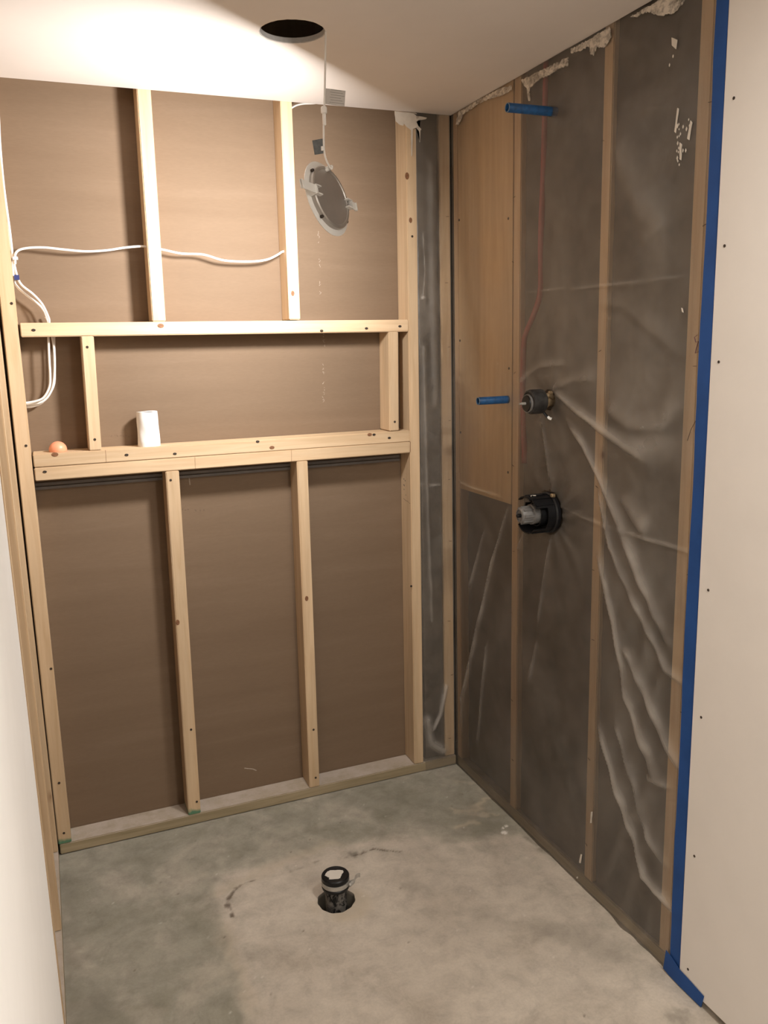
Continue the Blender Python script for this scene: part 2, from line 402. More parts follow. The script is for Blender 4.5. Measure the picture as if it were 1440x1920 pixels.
BM = [(-0.209, 2.359), (-0.209, 2.349), (-0.206, 2.328), (-0.192, 2.318), (-0.181, 2.316), (-0.178, 2.323), (-0.166, 2.313), (-0.152, 2.304), (-0.152, 2.223), (-0.15, 2.223), (-0.145, 2.308), (-0.134, 2.312), (-0.123, 2.302), (-0.122, 2.268), (-0.12, 2.268), (-0.118, 2.304), (-0.114, 2.309), (-0.126, 2.319), (-0.132, 2.331), (-0.126, 2.336), (-0.097, 2.342), (-0.093, 2.347), (-0.109, 2.349), (-0.131, 2.35), (-0.131, 2.358)]
CAB_A = [(-1.403, 0.045, 1.88), (-1.394, 0.045, 1.899), (-1.371, 0.045, 1.912), (-1.32, 0.045, 1.916), (-1.262, 0.045, 1.911), (-1.202, 0.045, 1.907), (-1.141, 0.045, 1.911), (-1.086, 0.045, 1.92), (-1.031, 0.045, 1.924), (-0.974, 0.045, 1.915), (-0.92, 0.045, 1.905), (-0.854, 0.045, 1.903), (-0.788, 0.045, 1.886), (-0.702, 0.045, 1.884), (-0.649, 0.045, 1.891), (-0.613, 0.045, 1.907), (-0.6, 0.045, 1.915)]
CAB_Bo = [(-1.405, 0.045, 2.196), (-1.407, 0.045, 2.082), (-1.404, 0.045, 1.966), (-1.403, 0.045, 1.892), (-1.398, 0.045, 1.84), (-1.388, 0.045, 1.811), (-1.359, 0.045, 1.784), (-1.337, 0.045, 1.755), (-1.324, 0.045, 1.719), (-1.323, 0.045, 1.702), (-1.329, 0.045, 1.659), (-1.333, 0.045, 1.596), (-1.335, 0.045, 1.547), (-1.34, 0.045, 1.514), (-1.358, 0.045, 1.484), (-1.38, 0.045, 1.473), (-1.414, 0.045, 1.468)]
CAB_Ci = [(-1.407, 0.045, 2.208), (-1.411, 0.045, 2.082), (-1.409, 0.045, 1.966), (-1.406, 0.045, 1.892), (-1.407, 0.045, 1.828), (-1.399, 0.045, 1.805), (-1.374, 0.045, 1.779), (-1.346, 0.045, 1.755), (-1.333, 0.045, 1.735), (-1.326, 0.045, 1.707), (-1.318, 0.045, 1.658), (-1.317, 0.045, 1.613), (-1.323, 0.045, 1.547), (-1.336, 0.045, 1.501), (-1.365, 0.045, 1.469), (-1.415, 0.045, 1.462)]
CAB_Di = [(-1.312, 0.045, 1.682), (-1.315, 0.045, 1.632), (-1.32, 0.045, 1.565), (-1.329, 0.045, 1.513), (-1.359, 0.045, 1.472), (-1.384, 0.045, 1.458), (-1.416, 0.045, 1.454)]
FL_PATCH = [(-0.997, -0.317), (-0.846, -0.33), (-0.631, -0.327), (-0.483, -0.334), (-0.381, -0.367), (-0.268, -0.459), (-0.165, -0.489), (-0.065, -0.49), (-0.013, -0.574), (0.001, -0.676), (0.014, -0.828), (0.013, -1.518), (-0.102, -1.628), (-1.05, -1.216), (-1.032, -0.952), (-1.039, -0.808), (-1.027, -0.618), (-1.044, -0.436)]
FL_CRACK = [(-0.994, -0.536), (-1.001, -0.481), (-0.993, -0.445), (-0.969, -0.409), (-0.92, -0.386), (-0.83, -0.398), (-0.722, -0.386), (-0.643, -0.363), (-0.618, -0.396), (-0.58, -0.392), (-0.503, -0.385), (-0.416, -0.447)]
FL_S1 = [(-0.175, -0.281), (-0.154, -0.314), (-0.091, -0.335), (-0.037, -0.275), (0.006, -0.275)]
FL_S2 = [(-0.19, -0.392), (-0.128, -0.384)]
FL_S3 = [(-0.179, -0.302), (-0.13, -0.347), (-0.044, -0.364)]
FL_S4 = [(-0.074, -0.114), (-0.005, -0.154)]
FL_W1 = [(-0.074, -0.479), (-0.065, -0.49)]
FL_STAIN = [(-0.2, -0.927), (-0.15, -1.008), (-0.095, -1.1)]
FL_TAN = [(-0.098, -1.335), (-0.082, -1.35)]
INK_scrib = [(-1.206, 1.618), (-1.197, 1.613), (-1.202, 1.602), (-1.21, 1.604), (-1.205, 1.59), (-1.202, 1.578), (-1.212, 1.581)]
INK_line = [(-1.214, 1.429), (-1.2, 1.408), (-1.19, 1.381)]
INK_ply = [(-0.255, 1.498), (-0.344, 1.504)]
PLEATS = [
  ([(-0.625,1.472),(-0.762,1.415),(-0.866,1.376),(-0.99,1.337),(-1.086,1.308)], 0.012, 0.01, 0.9),
  ([(-0.625,1.472),(-0.737,1.501),(-0.86,1.517)], 0.02, 0.006, 0.35),
  ([(-0.448,1.485),(-0.563,1.536),(-0.725,1.546)], 0.014, 0.006, 0.4),
  ([(-0.566,1.402),(-0.599,1.303),(-0.639,1.185)], 0.006, 0.007, 0.35),
  ([(-0.696,1.397),(-0.786,1.328),(-0.872,1.238),(-0.954,1.141),(-1.034,1.025),(-1.145,0.885)], 0.013, 0.011, 0.75),
  ([(-0.859,1.059),(-0.927,0.902),(-0.96,0.824),(-1.006,0.679),(-1.076,0.579),(-1.125,0.506)], 0.012, 0.01, 0.85),
  ([(-0.852,1.236),(-0.919,1.072),(-1.01,0.963),(-1.095,0.869),(-1.149,0.809),(-1.215,0.792)], 0.009, 0.009, 0.6),
  ([(-0.96,1.215),(-1.017,1.165),(-1.071,1.134)], 0.02, 0.006, 0.45),
  ([(-0.98,0.818),(-1.038,0.768),(-1.105,0.687),(-1.17,0.609),(-1.213,0.575)], 0.013, 0.01, 0.8),
  ([(-0.88,0.559),(-0.97,0.414),(-1.065,0.274),(-1.097,0.204),(-1.161,0.191),(-1.222,0.179)], 0.013, 0.011, 0.8),
  ([(-0.961,0.594),(-1.046,0.453),(-1.108,0.326),(-1.163,0.293)], 0.011, 0.009, 0.6),
  ([(-1.099,0.493),(-1.168,0.502)], 0.01, 0.006, 0.5),
  ([(-0.426,1.101),(-0.383,1.078),(-0.278,0.877),(-0.162,0.562),(-0.051,0.297),(-0.029,0.071)], 0.008, 0.009, 0.7),
  ([(-0.23,0.987),(-0.163,0.85),(-0.093,0.712)], 0.009, 0.006, 0.55),
  ([(-0.254,0.592),(-0.168,0.136)], 0.006, 0.006, 0.45),
  ([(-0.636,1.053),(-0.608,0.919),(-0.568,0.723)], 0.005, 0.006, 0.35),
  ([(-0.489,1.03),(-0.441,0.953)], 0.008, 0.005, 0.4),
  ([(-0.568,0.696),(-0.518,0.523)], 0.006, 0.005, 0.3),
  ([(-0.681,1.137),(-0.857,1.126),(-1.001,1.126),(-1.208,1.124)], 0.0035, 0.004, 0.55),
  ([(-0.457,1.755),(-0.83,1.751),(-1.16,1.746)], 0.003, 0.003, 0.35),
  ([(-0.026,1.122),(-0.214,1.117),(-0.397,1.111)], 0.003, 0.004, 0.5),
  ([(-0.883,1.441),(-0.987,1.395),(-1.097,1.409),(-1.156,1.467)], 0.03, 0.006, 0.5),
  ([(-0.891,2.075),(-0.947,2.001),(-1.002,1.919),(-1.054,1.861)], 0.03, 0.005, 0.3),
  ([(-0.832,1.706),(-0.945,1.694),(-1.133,1.582)], 0.02, 0.004, 0.15),
  ([(-1.007,1.835),(-1.092,1.876)], 0.012, 0.004, 0.35),
]
MARKS = {'R1': [(-1.368, 1.68, 's'), (-0.205, 1.673, 's'), (-0.328, 1.668, 's'), (-0.487, 1.663, 's'), (-1.005, 1.687, 'k')], 'R2a': [(-1.345, 1.313, 'k'), (-1.138, 1.297, 's'), (-0.991, 1.29, 's'), (-0.327, 1.309, 'k'), (-0.311, 1.308, 's'), (-0.254, 1.293, 's'), (-0.722, 1.311, 's'), (-0.675, 1.288, 'k')], 'R2b': [(-1.378, 1.263, 's')], 'L': [(-1.419, 1.756, 's'), (-1.422, 1.345, 's'), (-1.42, 0.642, 's'), (-1.433, 0.254, 's'), (-1.435, 0.076, 's')], 'Lo1': [(-1.01, 1.207, 's'), (-1.005, 0.351, 's'), (-1.022, 0.734, 'k'), (-1.004, 0.083, 's')], 'Lo2': [(-0.579, 0.754, 'k'), (-0.575, 0.262, 's'), (-0.575, 0.074, 's')], 'N1': [(-1.224, 1.628, 's'), (-1.227, 1.351, 's')], 'N2': [(-0.232, 1.348, 's')], 'R': [(-0.181, 0.745, 's'), (-0.153, 1.969, 's'), (-0.168, 2.161, 'k'), (-0.158, 2.021, 'k')], 'U2': [(-0.58, 1.783, 'k')]}
def build_floor():
    h = 0.006
    us = list(np.arange(-1.506, 0.06, h)); vs = list(np.arange(-1.38, 0.12, h))
    # cells cut out round the drain
    iu = [i for i, u in enumerate(us) if abs(u - DC[0]) < 0.075]; iv = [i for i, v in enumerate(vs) if abs(v - DC[1]) < 0.075]
    i0, i1, j0, j1 = iu[0], iu[-1], iv[0], iv[-1]
    us = [-3.4, -2.4, -1.9] + us + [0.12, 0.3]; vs = [-5.2, -3.4, -2.4, -1.8] + vs + [0.2, 0.4]
    i0 += 3; i1 += 3; j0 += 4; j1 += 4
    us, vs = np.array(us), np.array(vs)
    skip = np.zeros((len(us) - 1, len(vs) - 1), bool); skip[i0:i1, j0:j1] = True
    U, V = np.meshgrid(us, vs, indexing='ij')
    n1 = vnoise(U, V, 14.0, 1.0); n2 = vnoise(U, V, 45.0, 5.0); n3 = vnoise(U, V, 5.0, 9.0)
    Uw, Vw = U + 0.026 * n1 + 0.007 * n2, V + 0.020 * vnoise(U, V, 11.0, 3.0) + 0.006 * n2
    dd, _ = seg_dist(Uw, Vw, FL_PATCH + [FL_PATCH[0]])
    ins = in_poly(Uw, Vw, FL_PATCH); sd = np.where(ins, dd, -dd)
    patch = np.clip(sstep((sd + 0.045) / 0.075) - 0.35 * np.exp(-((sd - 0.05) / 0.05) ** 2) * sstep(n1 + 0.3) , 0, 1)
    patch = np.maximum(patch, 0.26 * sstep((n1 * 0.7 + n3 - 0.12) * 2.2))
    patch = np.maximum(patch, (V < -1.5) * 1.0)
    cd, cp = seg_dist(U + 0.006 * n2, V + 0.006 * n1, FL_CRACK)
    wdt = 0.0022 + 0.004 * np.clip(n2 + 0.1, 0, 1) + 0.005 * np.exp(-((cp - 0.10) / 0.07) ** 2) + 0.006 * np.exp(-((cp - 0.80) / 0.035) ** 2)
    crack = sstep((wdt - cd) / 0.004 + 0.5) * np.clip(0.85 + 1.3 * n2, 0, 1) * np.clip(0.25 + 1.2 * n1 + 0.9 * np.exp(-((cp - 0.08) / 0.09) ** 2) + 0.6 * np.exp(-((cp - 0.8) / 0.05) ** 2), 0.12, 0.9)
    smear = np.zeros(U.shape)
    for pl, wd, s in (([(-1.02, -0.40), (-0.80, -0.34), (-0.62, -0.30)], 0.022, 0.35), ([(-1.03, -0.55), (-1.04, -0.75), (-1.02, -0.9)], 0.02, 0.3), (FL_S1, 0.011, 0.75), (FL_S2, 0.010, 0.7), (FL_S3, 0.006, 0.55), (FL_S4, 0.010, 0.35)):
        d, _ = seg_dist(Uw, Vw, pl); smear = np.maximum(smear, s * np.exp(-(d / wd) ** 2))
    # pale wipe marks round the drain and streaks trowelled over the old slab
    d, _ = seg_dist(U, V, [DC, (DC[0] + 0.02, DC[1] - 0.03)]); smear = np.maximum(smear, 0.7 * np.exp(-((d - 0.055) / 0.024) ** 2) * (V < DC[1] + 0.03))
    dark_tone = np.zeros(U.shape)
    for pl, wd, s in ((FL_STAIN, 0.045, 0.30), ([(-1.44, -0.15), (-1.445, -1.2)], 0.03, 0.35), ([(-0.12, -0.33), (-0.10, -0.42)], 0.05, 0.30), ([(-0.02, -0.55), (-0.008, -0.62)], 0.012, 0.5),  # darker spots, and a darker line along the left wall foot
                      ([(-0.30, -0.80), (-0.34, -0.84)], 0.04, 0.15), ([(-0.46, -0.60), (-0.42, -0.66)], 0.03, 0.2), ([(-0.09, -1.34), (-0.08, -1.35)], 0.018, 0.5), ([(-1.4, -0.7), (-1.38, -0.76)], 0.035, 0.45),
                      ([(-0.58, -0.375), (-0.555, -0.38)], 0.012, 0.75)):
        d, _ = seg_dist(Uw, Vw, pl); dark_tone = np.maximum(dark_tone, s * np.exp(-(d / wd) ** 2))
    chip = np.zeros(U.shape)
    spots = [(-0.070, -0.484, 0.010), (-0.061, -0.46, 0.005), (-0.045, -0.455, 0.006), (-0.62, -0.60, 0.004)]
    rr = random.Random(3)
    spots += [(rr.uniform(-1.4, -0.05), rr.uniform(-1.25, -0.03), rr.uniform(0.0015, 0.0035)) for _ in range(70)]
    for x, y, r in spots: chip = np.maximum(chip, sstep((r + 0.002 - np.hypot(U - x, V - y)) / 0.004) * (0.9 if r > 0.004 else 0.35))
    pits = [(rr.uniform(-1.4, -0.05), rr.uniform(-1.25, -0.03)) for _ in range(22)] + [(-1.03, -0.10), (-1.13, -0.36)]
    for x, y in pits: crack = np.maximum(crack, 0.7 * sstep((0.005 - np.hypot(U - x, V - y)) / 0.004))
    fine = (U > -1.55) & (U < 0.1) & (V > -1.42) & (V < 0.15)
    Z = np.where(fine, -0.0025 * crack + 0.0008 * smear + 0.0006 * n3, 0.0); Z = np.minimum(Z, 0.0012)
    o = grid_mesh('floor', us, vs, lambda a, b: np.stack([a, b, Z], -1), FLOORM, None,
                  dict(patch=patch, crack=crack, smear=smear, dark_tone=dark_tone, chip=chip), skip)
    # fill between the square cut-out and the round hole, then the wall of the hole
    bm = bmesh.new()
    nb = []
    for i in range(i0, i1): nb.append((i, j0))
    for j in range(j0, j1): nb.append((i1, j))
    for i in range(i1, i0, -1): nb.append((i, j1))
    for j in range(j1, j0, -1): nb.append((i0, j))
    at = {k: bm.verts.layers.float.new(k) for k in ('patch', 'crack', 'smear', 'dark_tone', 'chip')}
    rings = []
    for s in range(0, 5):
        ring = []
        for (i, j) in nb:
            x, y = us[i], vs[j]; th = math.atan2(y - DC[1], x - DC[0])
            rad = DR * (1 + 0.03 * math.sin(3 * th + 1) + 0.015 * math.sin(11 * th))
            cx, cy = DC[0] + rad * math.cos(th), DC[1] + rad * math.sin(th); t = s / 4
            v = bm.verts.new((x + (cx - x) * t, y + (cy - y) * t, Z[i, j] * (1 - t)))
            v[at['patch']] = 1.0; v[at['smear']] = smear[i, j]; ring.append(v)
        rings.append(ring)
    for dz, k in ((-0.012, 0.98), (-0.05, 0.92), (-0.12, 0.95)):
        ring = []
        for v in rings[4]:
            q = bm.verts.new((DC[0] + (v.co.x - DC[0]) * k, DC[1] + (v.co.y - DC[1]) * k, dz)); q[at['patch']] = 0.3; q[at['dark_tone']] = 0.8; ring.append(q)  # hole wall below floor level gets a darker tone
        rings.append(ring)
    for a, b in zip(rings, rings[1:]):
        for k in range(len(a)): bm.faces.new((a[k], a[(k + 1) % len(a)], b[(k + 1) % len(a)], b[k]))
    bm.faces.new(rings[-1])
    bmesh.ops.recalc_face_normals(bm, faces=bm.faces)
    tmp = bpy.data.meshes.new('ring'); bm.to_mesh(tmp); bm.free()
    bm = bmesh.new(); bm.from_mesh(o.data); bm.from_mesh(tmp)
    bmesh.ops.remove_doubles(bm, verts=[v for v in bm.verts if abs(v.co.x - DC[0]) < 0.09 and abs(v.co.y - DC[1]) < 0.09], dist=0.0003)
    bmesh.ops.recalc_face_normals(bm, faces=bm.faces)
    if sum(f.normal.z for f in list(bm.faces)[:500]) < 0: bmesh.ops.reverse_faces(bm, faces=bm.faces)
    bm.to_mesh(o.data); bm.free(); bpy.data.meshes.remove(tmp)
    return struct(o)
floor = build_floor()

# ================================================================ CEILING (with the cut-out for the downlight)
HC = (-0.719, -0.575); HR = 0.080
def build_ceiling():
    bm = bmesh.new(); x0, x1, y0, y1 = -3.2, -0.005, -5.0, -0.001; n = 72
    inner, outer, up, ou = [], [], [], []
    for k in range(n):
        t = 2 * math.pi * k / n; c, s = math.cos(t), math.sin(t)
        r = HR + random.uniform(-0.0009, 0.0009)
        inner.append(bm.verts.new((HC[0] + r * c, HC[1] + r * s, H)))
        up.append(bm.verts.new((HC[0] + (r + random.uniform(-.0015, .0015)) * c, HC[1] + r * s, H + 0.0127)))
        sx = ((x1 if c > 0 else x0) - HC[0]) / c if abs(c) > 1e-9 else 1e9
        sy = ((y1 if s > 0 else y0) - HC[1]) / s if abs(s) > 1e-9 else 1e9
        m = min(sx, sy); px, py = HC[0] + c * m, HC[1] + s * m
        outer.append((px, py))
    corners = [(x0, y0), (x1, y0), (x1, y1), (x0, y1)]
    for cpt in corners:      # pull the nearest rim point onto each corner
        k = min(range(n), key=lambda i: abs(math.remainder(math.atan2(outer[i][1] - HC[1], outer[i][0] - HC[0]) - math.atan2(cpt[1] - HC[1], cpt[0] - HC[0]), 2 * math.pi)))
        outer[k] = cpt
    ov = [bm.verts.new((*p, H)) for p in outer]; ou = [bm.verts.new((*p, H + 0.0127)) for p in outer]
    for k in range(n):
        j = (k + 1) % n
        bm.faces.new((inner[k], inner[j], ov[j], ov[k])); bm.faces.new((up[k], up[j], inner[j], inner[k]))
        bm.faces.new((ov[k], ov[j], ou[j], ou[k])); bm.faces.new((up[j], up[k], ou[k], ou[j]))
    bmesh.ops.recalc_face_normals(bm, faces=bm.faces)
    return struct(frombm('ceiling', bm, CEIL))
ceiling = build_ceiling()
lathe('hole_rim', [(HR + 0.0004, H + 0.0006), (HR - 0.0022, H + 0.0014), (HR - 0.003, H + 0.0126), (HR + 0.0004, H + 0.0127)], GYPSUM, ceiling, 72, True, Matrix.Translation((HC[0], HC[1], 0)))
for k, y in enumerate((-0.25, -1.0, -1.8)):
    box('joist', -3.2, 0.1, y, y + 0.038, H + 0.014, H + 0.2, PINE_PLAIN, ceiling)
box('dark_cavity_lid', -3.2, 0.25, -5.0, 0.2, H + 0.21, H + 0.225, DARK, ceiling)  # near-black lid, stands in for the darkness above the ceiling hole

# ================================================================ BACK WALL: back of the next room's drywall seen through the studs
wb = box('wall_back', -1.60, -0.150, 0.089, 0.102, 0.0, H + 0.05, PAPER); struct(wb)
X = (1, 0, 0); Y = (0, 1, 0); Z = (0, 0, 1)
def yc(w=0.089): return w / 2
GREENL = wood('pine_lumber_green_end', (0.68, 0.505, 0.325), (0.58, 0.40, 0.235), green=(2.39 - 0.038) / 2)
GREENS = wood('short_pine_lumber_green_end', (0.68, 0.505, 0.325), (0.58, 0.40, 0.235), green=(1.236 - 0.038) / 2)
studs = {}
studs['L'] = lumber('stud', (-1.4350, .0445, .038), (-1.4270, .0445, 2.39), .0405, .089, GREENL, wb, X)
studs['R'] = lumber('stud', (-.1625, .0445, .038), (-.1500, .0445, 2.39), .038, .089, PINE_PLAIN, wb, X)
studs['U1'] = lumber('stud', (-1.0085, .0445, 1.700), (-1.0025, .0445, 2.39), .040, .089, PINE_PLAIN, wb, X)
studs['U2'] = lumber('stud', (-.5765, .0445, 1.700), (-.5735, .0445, 2.39), .037, .089, PINE_PLAIN, wb, X)
studs['Lo1'] = lumber('stud', (-1.014, .0445, .038), (-1.003, .0445, 1.236), .042, .089, GREENS, wb, X)
studs['Lo2'] = lumber('stud', (-.580, .0445, .038), (-.573, .0445, 1.236), .038, .089, PINE, wb, X)
studs['N1'] = lumber('stud', (-1.228, .0445, 1.317), (-1.221, .0445, 1.661), .036, .089, PINE_PLAIN, wb, X)
studs['N2'] = lumber('stud', (-.2345, .0445, 1.316), (-.2290, .0445, 1.656), .036, .089, PINE_PLAIN, wb, X)
studs['R1'] = lumber('rail', (-1.404, .0445, 1.681), (-.172, .0445, 1.675), .040, .089, PINE_PLAIN, wb, Z)
studs['R2a'] = lumber('rail', (-1.407, .0445, 1.2975), (-.175, .0445, 1.2945), .040, .089, PINE, wb, Z)
studs['R2b'] = lumber('rail', (-1.407, .0445, 1.2565), (-.175, .0445, 1.2550), .040, .089, PINE_PLAIN, wb, Z)
lumber('bottom_plate', (-1.452, .0445, .0205), (-.004, .0445, .0195), .0360, .089, TREATED, wb, Z)
lumber('top_plate', (-1.46, .0445, 2.410), (-.004, .0445, 2.410), .038, .089, PINE_PLAIN, wb, Z)
lumber('corner_stud', (-.0260, .0490, .038), (-.0240, .0490, 2.39), .040, .080, PINE, wb, X)
for z0, z1 in ((1.1975, 1.2065), (1.2095, 1.219)):
    box('metal_strip', -1.418, -0.182, 0.080, 0.0888, z0, z1, CHANNEL, wb, 0.001)
fb = box('foundation_block', -0.130, 0.2, 0.16, 0.30, 0.0, H + 0.05, FOUND, wb)
box('insulation_batt', -0.131, -0.047, 0.016, 0.12, 0.04, 2.39, BATT, wb, 0.004)
# screws and knots on the timber
sm = bpy.data.meshes.new('screw'); _b = bmesh.new(); add_lathe(_b, [(0, 0.0006), (0.0016, 0.0004), (0.0026, 0.0014), (0.0040, 0.0008), (0.0042, -0.001)], 10); _b.to_mesh(sm); _b.free(); sm.materials.append(SCREW)
km = bpy.data.meshes.new('knot'); _b = bmesh.new(); add_lathe(_b, [(0, 0.0006), (0.0045, 0.0006), (0.0062, 0.0)], 12); _b.to_mesh(km); _b.free(); km.materials.append(KNOT)
for key, lst in MARKS.items():
    for x, z, t in lst:
        o = bpy.data.objects.new('screw' if t == 's' else 'knot', sm if t == 's' else km); COL.objects.link(o)
        st = studs[key]
        sc = 1.0 if t == 's' else random.uniform(0.9, 1.3)
        W = Matrix.Translation((x, -0.0002, z)) @ Matrix.Rotation(math.radians(90), 4, 'X') @ Matrix.Diagonal((sc * (1.5 if key[0] in 'R' and key != 'R' else 1), sc * (1.5 if key in ('L', 'Lo1', 'Lo2', 'R', 'U2', 'N1') and t == 'k' else 1), 1, 1))
        o.parent = st; o.matrix_basis = st.matrix_basis.inverted() @ W
# scraps of print and pencil on the timber and the board
def ink(name, pts, r, mapper, mat, parent):
    bm = bmesh.new(); add_tube(bm, [mapper(u, v, 0.0004) for u, v in pts], r, 4, True, 0.4)
    return frombm(name, bm, mat, parent, False, parent.matrix_basis.inverted())
on_board = lambda u, v, h: Vector((u, 0.089 - h, v))
on_back = lambda u, v, h: Vector((u, -0.0015 - h, v))
on_right = lambda u, v, h: Vector((-0.006 - h, u, v))
def glyph_run(name, x, z, dx, dz, n, s, mat, parent, mapper, rnd):
    """a run of tiny worn characters, joined into one piece of print"""
    bm = bmesh.new()
    for k in range(n):
        cx, cz = x + dx * k, z + dz * k
        if rnd.random() < 0.22: continue
        pts = [(cx + rnd.uniform(-s, s) * 0.5, cz + rnd.uniform(-s, s) * 0.7) for _ in range(3)]
        add_tube(bm, [mapper(u, v, 0.0003) for u, v in pts], 0.0007, 4, True, 0.3)
    return frombm(name, bm, mat, parent)
rn = random.Random(11)
for x, z, n in ((-0.456, 1.985, 5), (-0.457, 1.90, 4), (-0.458, 1.83, 7), (-0.452, 1.655, 4), (-0.4525, 1.628, 5), (-0.457, 1.55, 5), (-0.459, 1.49, 7), (-0.461, 1.44, 3)):
    glyph_run('chalky_print', x, z, 0.0002, -0.007, n, 0.008, CHALK, wb, on_board, rn)
glyph_run('faint_print', -0.975, 1.093, 0.0085, -0.0012, 10, 0.006, plain('faint_ink', (0.10, 0.065, 0.045), 0.8), wb, on_board, rn)
glyph_run('faint_print', -1.17, 1.351, 0.0085, -0.001, 8, 0.006, plain('faint_ink', (0.14, 0.09, 0.06), 0.8), wb, on_board, rn)
ink('scuff', [(-0.815, 0.122), (-0.80, 0.117), (-0.785, 0.112), (-0.772, 0.103)], 0.0022, on_board, CHALK, wb)
ink('scuff', [(-0.938, 1.196), (-0.937, 1.172)], 0.0018, on_board, CHALK, wb)
stud_side = lambda y, z, h: Vector((-0.1755 - h - (z - 1.1) * 0.0 , y, z))
for pts in ([(0.060, 1.135), (0.057, 1.131)], [(0.048, 1.131), (0.046, 1.126)], [(0.064, 1.113), (0.061, 1.108)], [(0.056, 1.113), (0.054, 1.107)], [(0.060, 1.097), (0.057, 1.092)],
            [(0.045, 1.078), (0.041, 1.074)], [(0.066, 1.060), (0.045, 1.055), (0.030, 1.056), (0.012, 1.050), (0.006, 1.052)]):
    ink('marker_note', pts, 0.0011, stud_side, INK, studs['R'])
for x, z0, z1 in ((-0.175, 1.237, 1.275), (-0.93, 1.237, 1.275), (-1.20, 1.278, 1.316), (-0.61, 1.237, 1.275)):
    ink('pencil_mark', [(x, z0), (x + 0.001, z1)], 0.0005, lambda u, v, h: Vector((u, 0.0 - h * 0.5, v)), KNOT, studs['R2a'])

# ================================================================ RIGHT WALL: foundation, studs, plywood backing, then drywall
wr = box('wall_right', 0.125, 0.30, -4.9, 0.30, 0.0, H + 0.1, FOUND); struct(wr)
lumber('bottom_plate', (.0465, -.004, .019), (.0465, -4.6, .019), .038, .089, TREATED, wr, Z)
lumber('top_plate', (.0465, -.004, 2.410), (.0465, -4.6, 2.410), .038, .089, PINE_PLAIN, wr, Z)
for y, wd in ((-.0205, .034), (-.8490, .038), (-1.1815, .040), (-1.2215, .038), (-1.62, .038), (-2.03, .038)):
    lumber('stud', (.0465, y, .038), (.0465, y, 2.39), wd, .089, PINE, wr, Y)
lumber('stud', (.0465, -.4175, .038), (.0465, -.4225, 2.39), .040, .089, PINE, wr, Y)
def batt(y0, y1, z0, z1, x0):
    us = np.linspace(y0, y1, max(4, int(abs(y1 - y0) / 0.02))); vs = np.linspace(z0, z1, int((z1 - z0) / 0.02))
    U, V = np.meshgrid(us, vs, indexing='ij'); d = np.minimum(np.abs(U - y0), np.abs(U - y1))
    X_ = x0 + 0.004 * vnoise(U, V, 9.0, 30.0) + 0.006 * np.exp(-d / 0.015)
    return grid_mesh('insulation_batt', us, vs, lambda a, b: np.stack([X_, a, b], -1), BATT, wr)
batt(-0.039, -0.396, 0.04, 2.39, 0.028); batt(-0.443, -0.829, 0.04, 2.39, 0.013); batt(-0.869, -1.160, 0.04, 2.39, 0.009)
# plywood backing panel let in between the first two studs
bm = bmesh.new(); add_box(bm, 0.0025, 0.0205, -0.395, -0.0385, 1.098, 2.39); bmesh.ops.recalc_face_normals(bm, faces=bm.faces); frombm('plywood_panel', bm, PLY, wr)
for y, z in ((-0.045, 1.30), (-0.045, 1.62), (-0.045, 2.02), (-0.375, 1.20), (-0.378, 1.53), (-0.37, 1.98)):
    o = bpy.data.objects.new('screw', sm); COL.objects.link(o); o.parent = wr; o.matrix_basis = Matrix.Translation((0.002, y, z)) @ Matrix.Rotation(math.radians(-90), 4, 'Y')
def drywall_panel(x0, x1, y0, y1, z0, z1, mat, parent):
    bm = bmesh.new(); add_box(bm, x0, x1, y0, y1, z0, z1); bmesh.ops.recalc_face_normals(bm, faces=bm.faces)
    bmesh.ops.bevel(bm, geom=bm.edges[:], offset=0.0015, segments=2, affect='EDGES'); return frombm('drywall_panel', bm, mat, parent)
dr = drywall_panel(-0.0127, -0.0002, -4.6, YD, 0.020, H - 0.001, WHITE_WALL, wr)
for y, z in ((-1.284, 2.085), (-1.28, 1.799), (-1.281, 1.56), (-1.286, 1.052), (-1.285, 0.743), (-1.287, 0.384), (-1.286, 0.07)):
    o = bpy.data.objects.new('screw', sm); COL.objects.link(o); o.parent = dr; o.matrix_basis = Matrix.Translation((-0.0129, y, z)) @ Matrix.Rotation(math.radians(-90), 4, 'Y') @ Matrix.Diagonal((.8, .8, 1, 1))

# ================================================================ LEFT WALL
wl = box('wall_left', XL - 0.102, XL - 0.0895, -2.25, 0.10, 0.0, H + 0.05, PAPER); struct(wl)
lumber('bottom_plate', (XL - .0445, -.001, .019), (XL - .0445, -2.25, .019), .038, .089, TREATED, wl, Z)
lumber('top_plate', (XL - .0445, -.001, 2.410), (XL - .0445, -2.25, 2.410), .038, .089, PINE_PLAIN, wl, Z)
for y in (-.0215, -.424, -.834, -1.24, -1.65, -2.06):
    lumber('stud', (XL - .0445, y, .038), (XL - .0445, y, 2.39), .038, .089, PINE, wl, Y)
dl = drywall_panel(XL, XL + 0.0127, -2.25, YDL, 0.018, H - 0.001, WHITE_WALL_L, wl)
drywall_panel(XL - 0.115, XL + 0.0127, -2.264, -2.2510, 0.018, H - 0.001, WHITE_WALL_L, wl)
# the room behind the camera
wf = box('wall_front', -3.3, 0.1, -4.75, -4.62, 0.0, H, WHITE_WALL); struct(wf)
ws = box('wall_hall', -3.3, -3.15, -4.62, 0.15, 0.0, H, WHITE_WALL); struct(ws)
wt = box('wall_hall_end', -3.14, XL - 0.116, -2.10, -2.0, 0.0, H, WHITE_WALL); struct(wt)

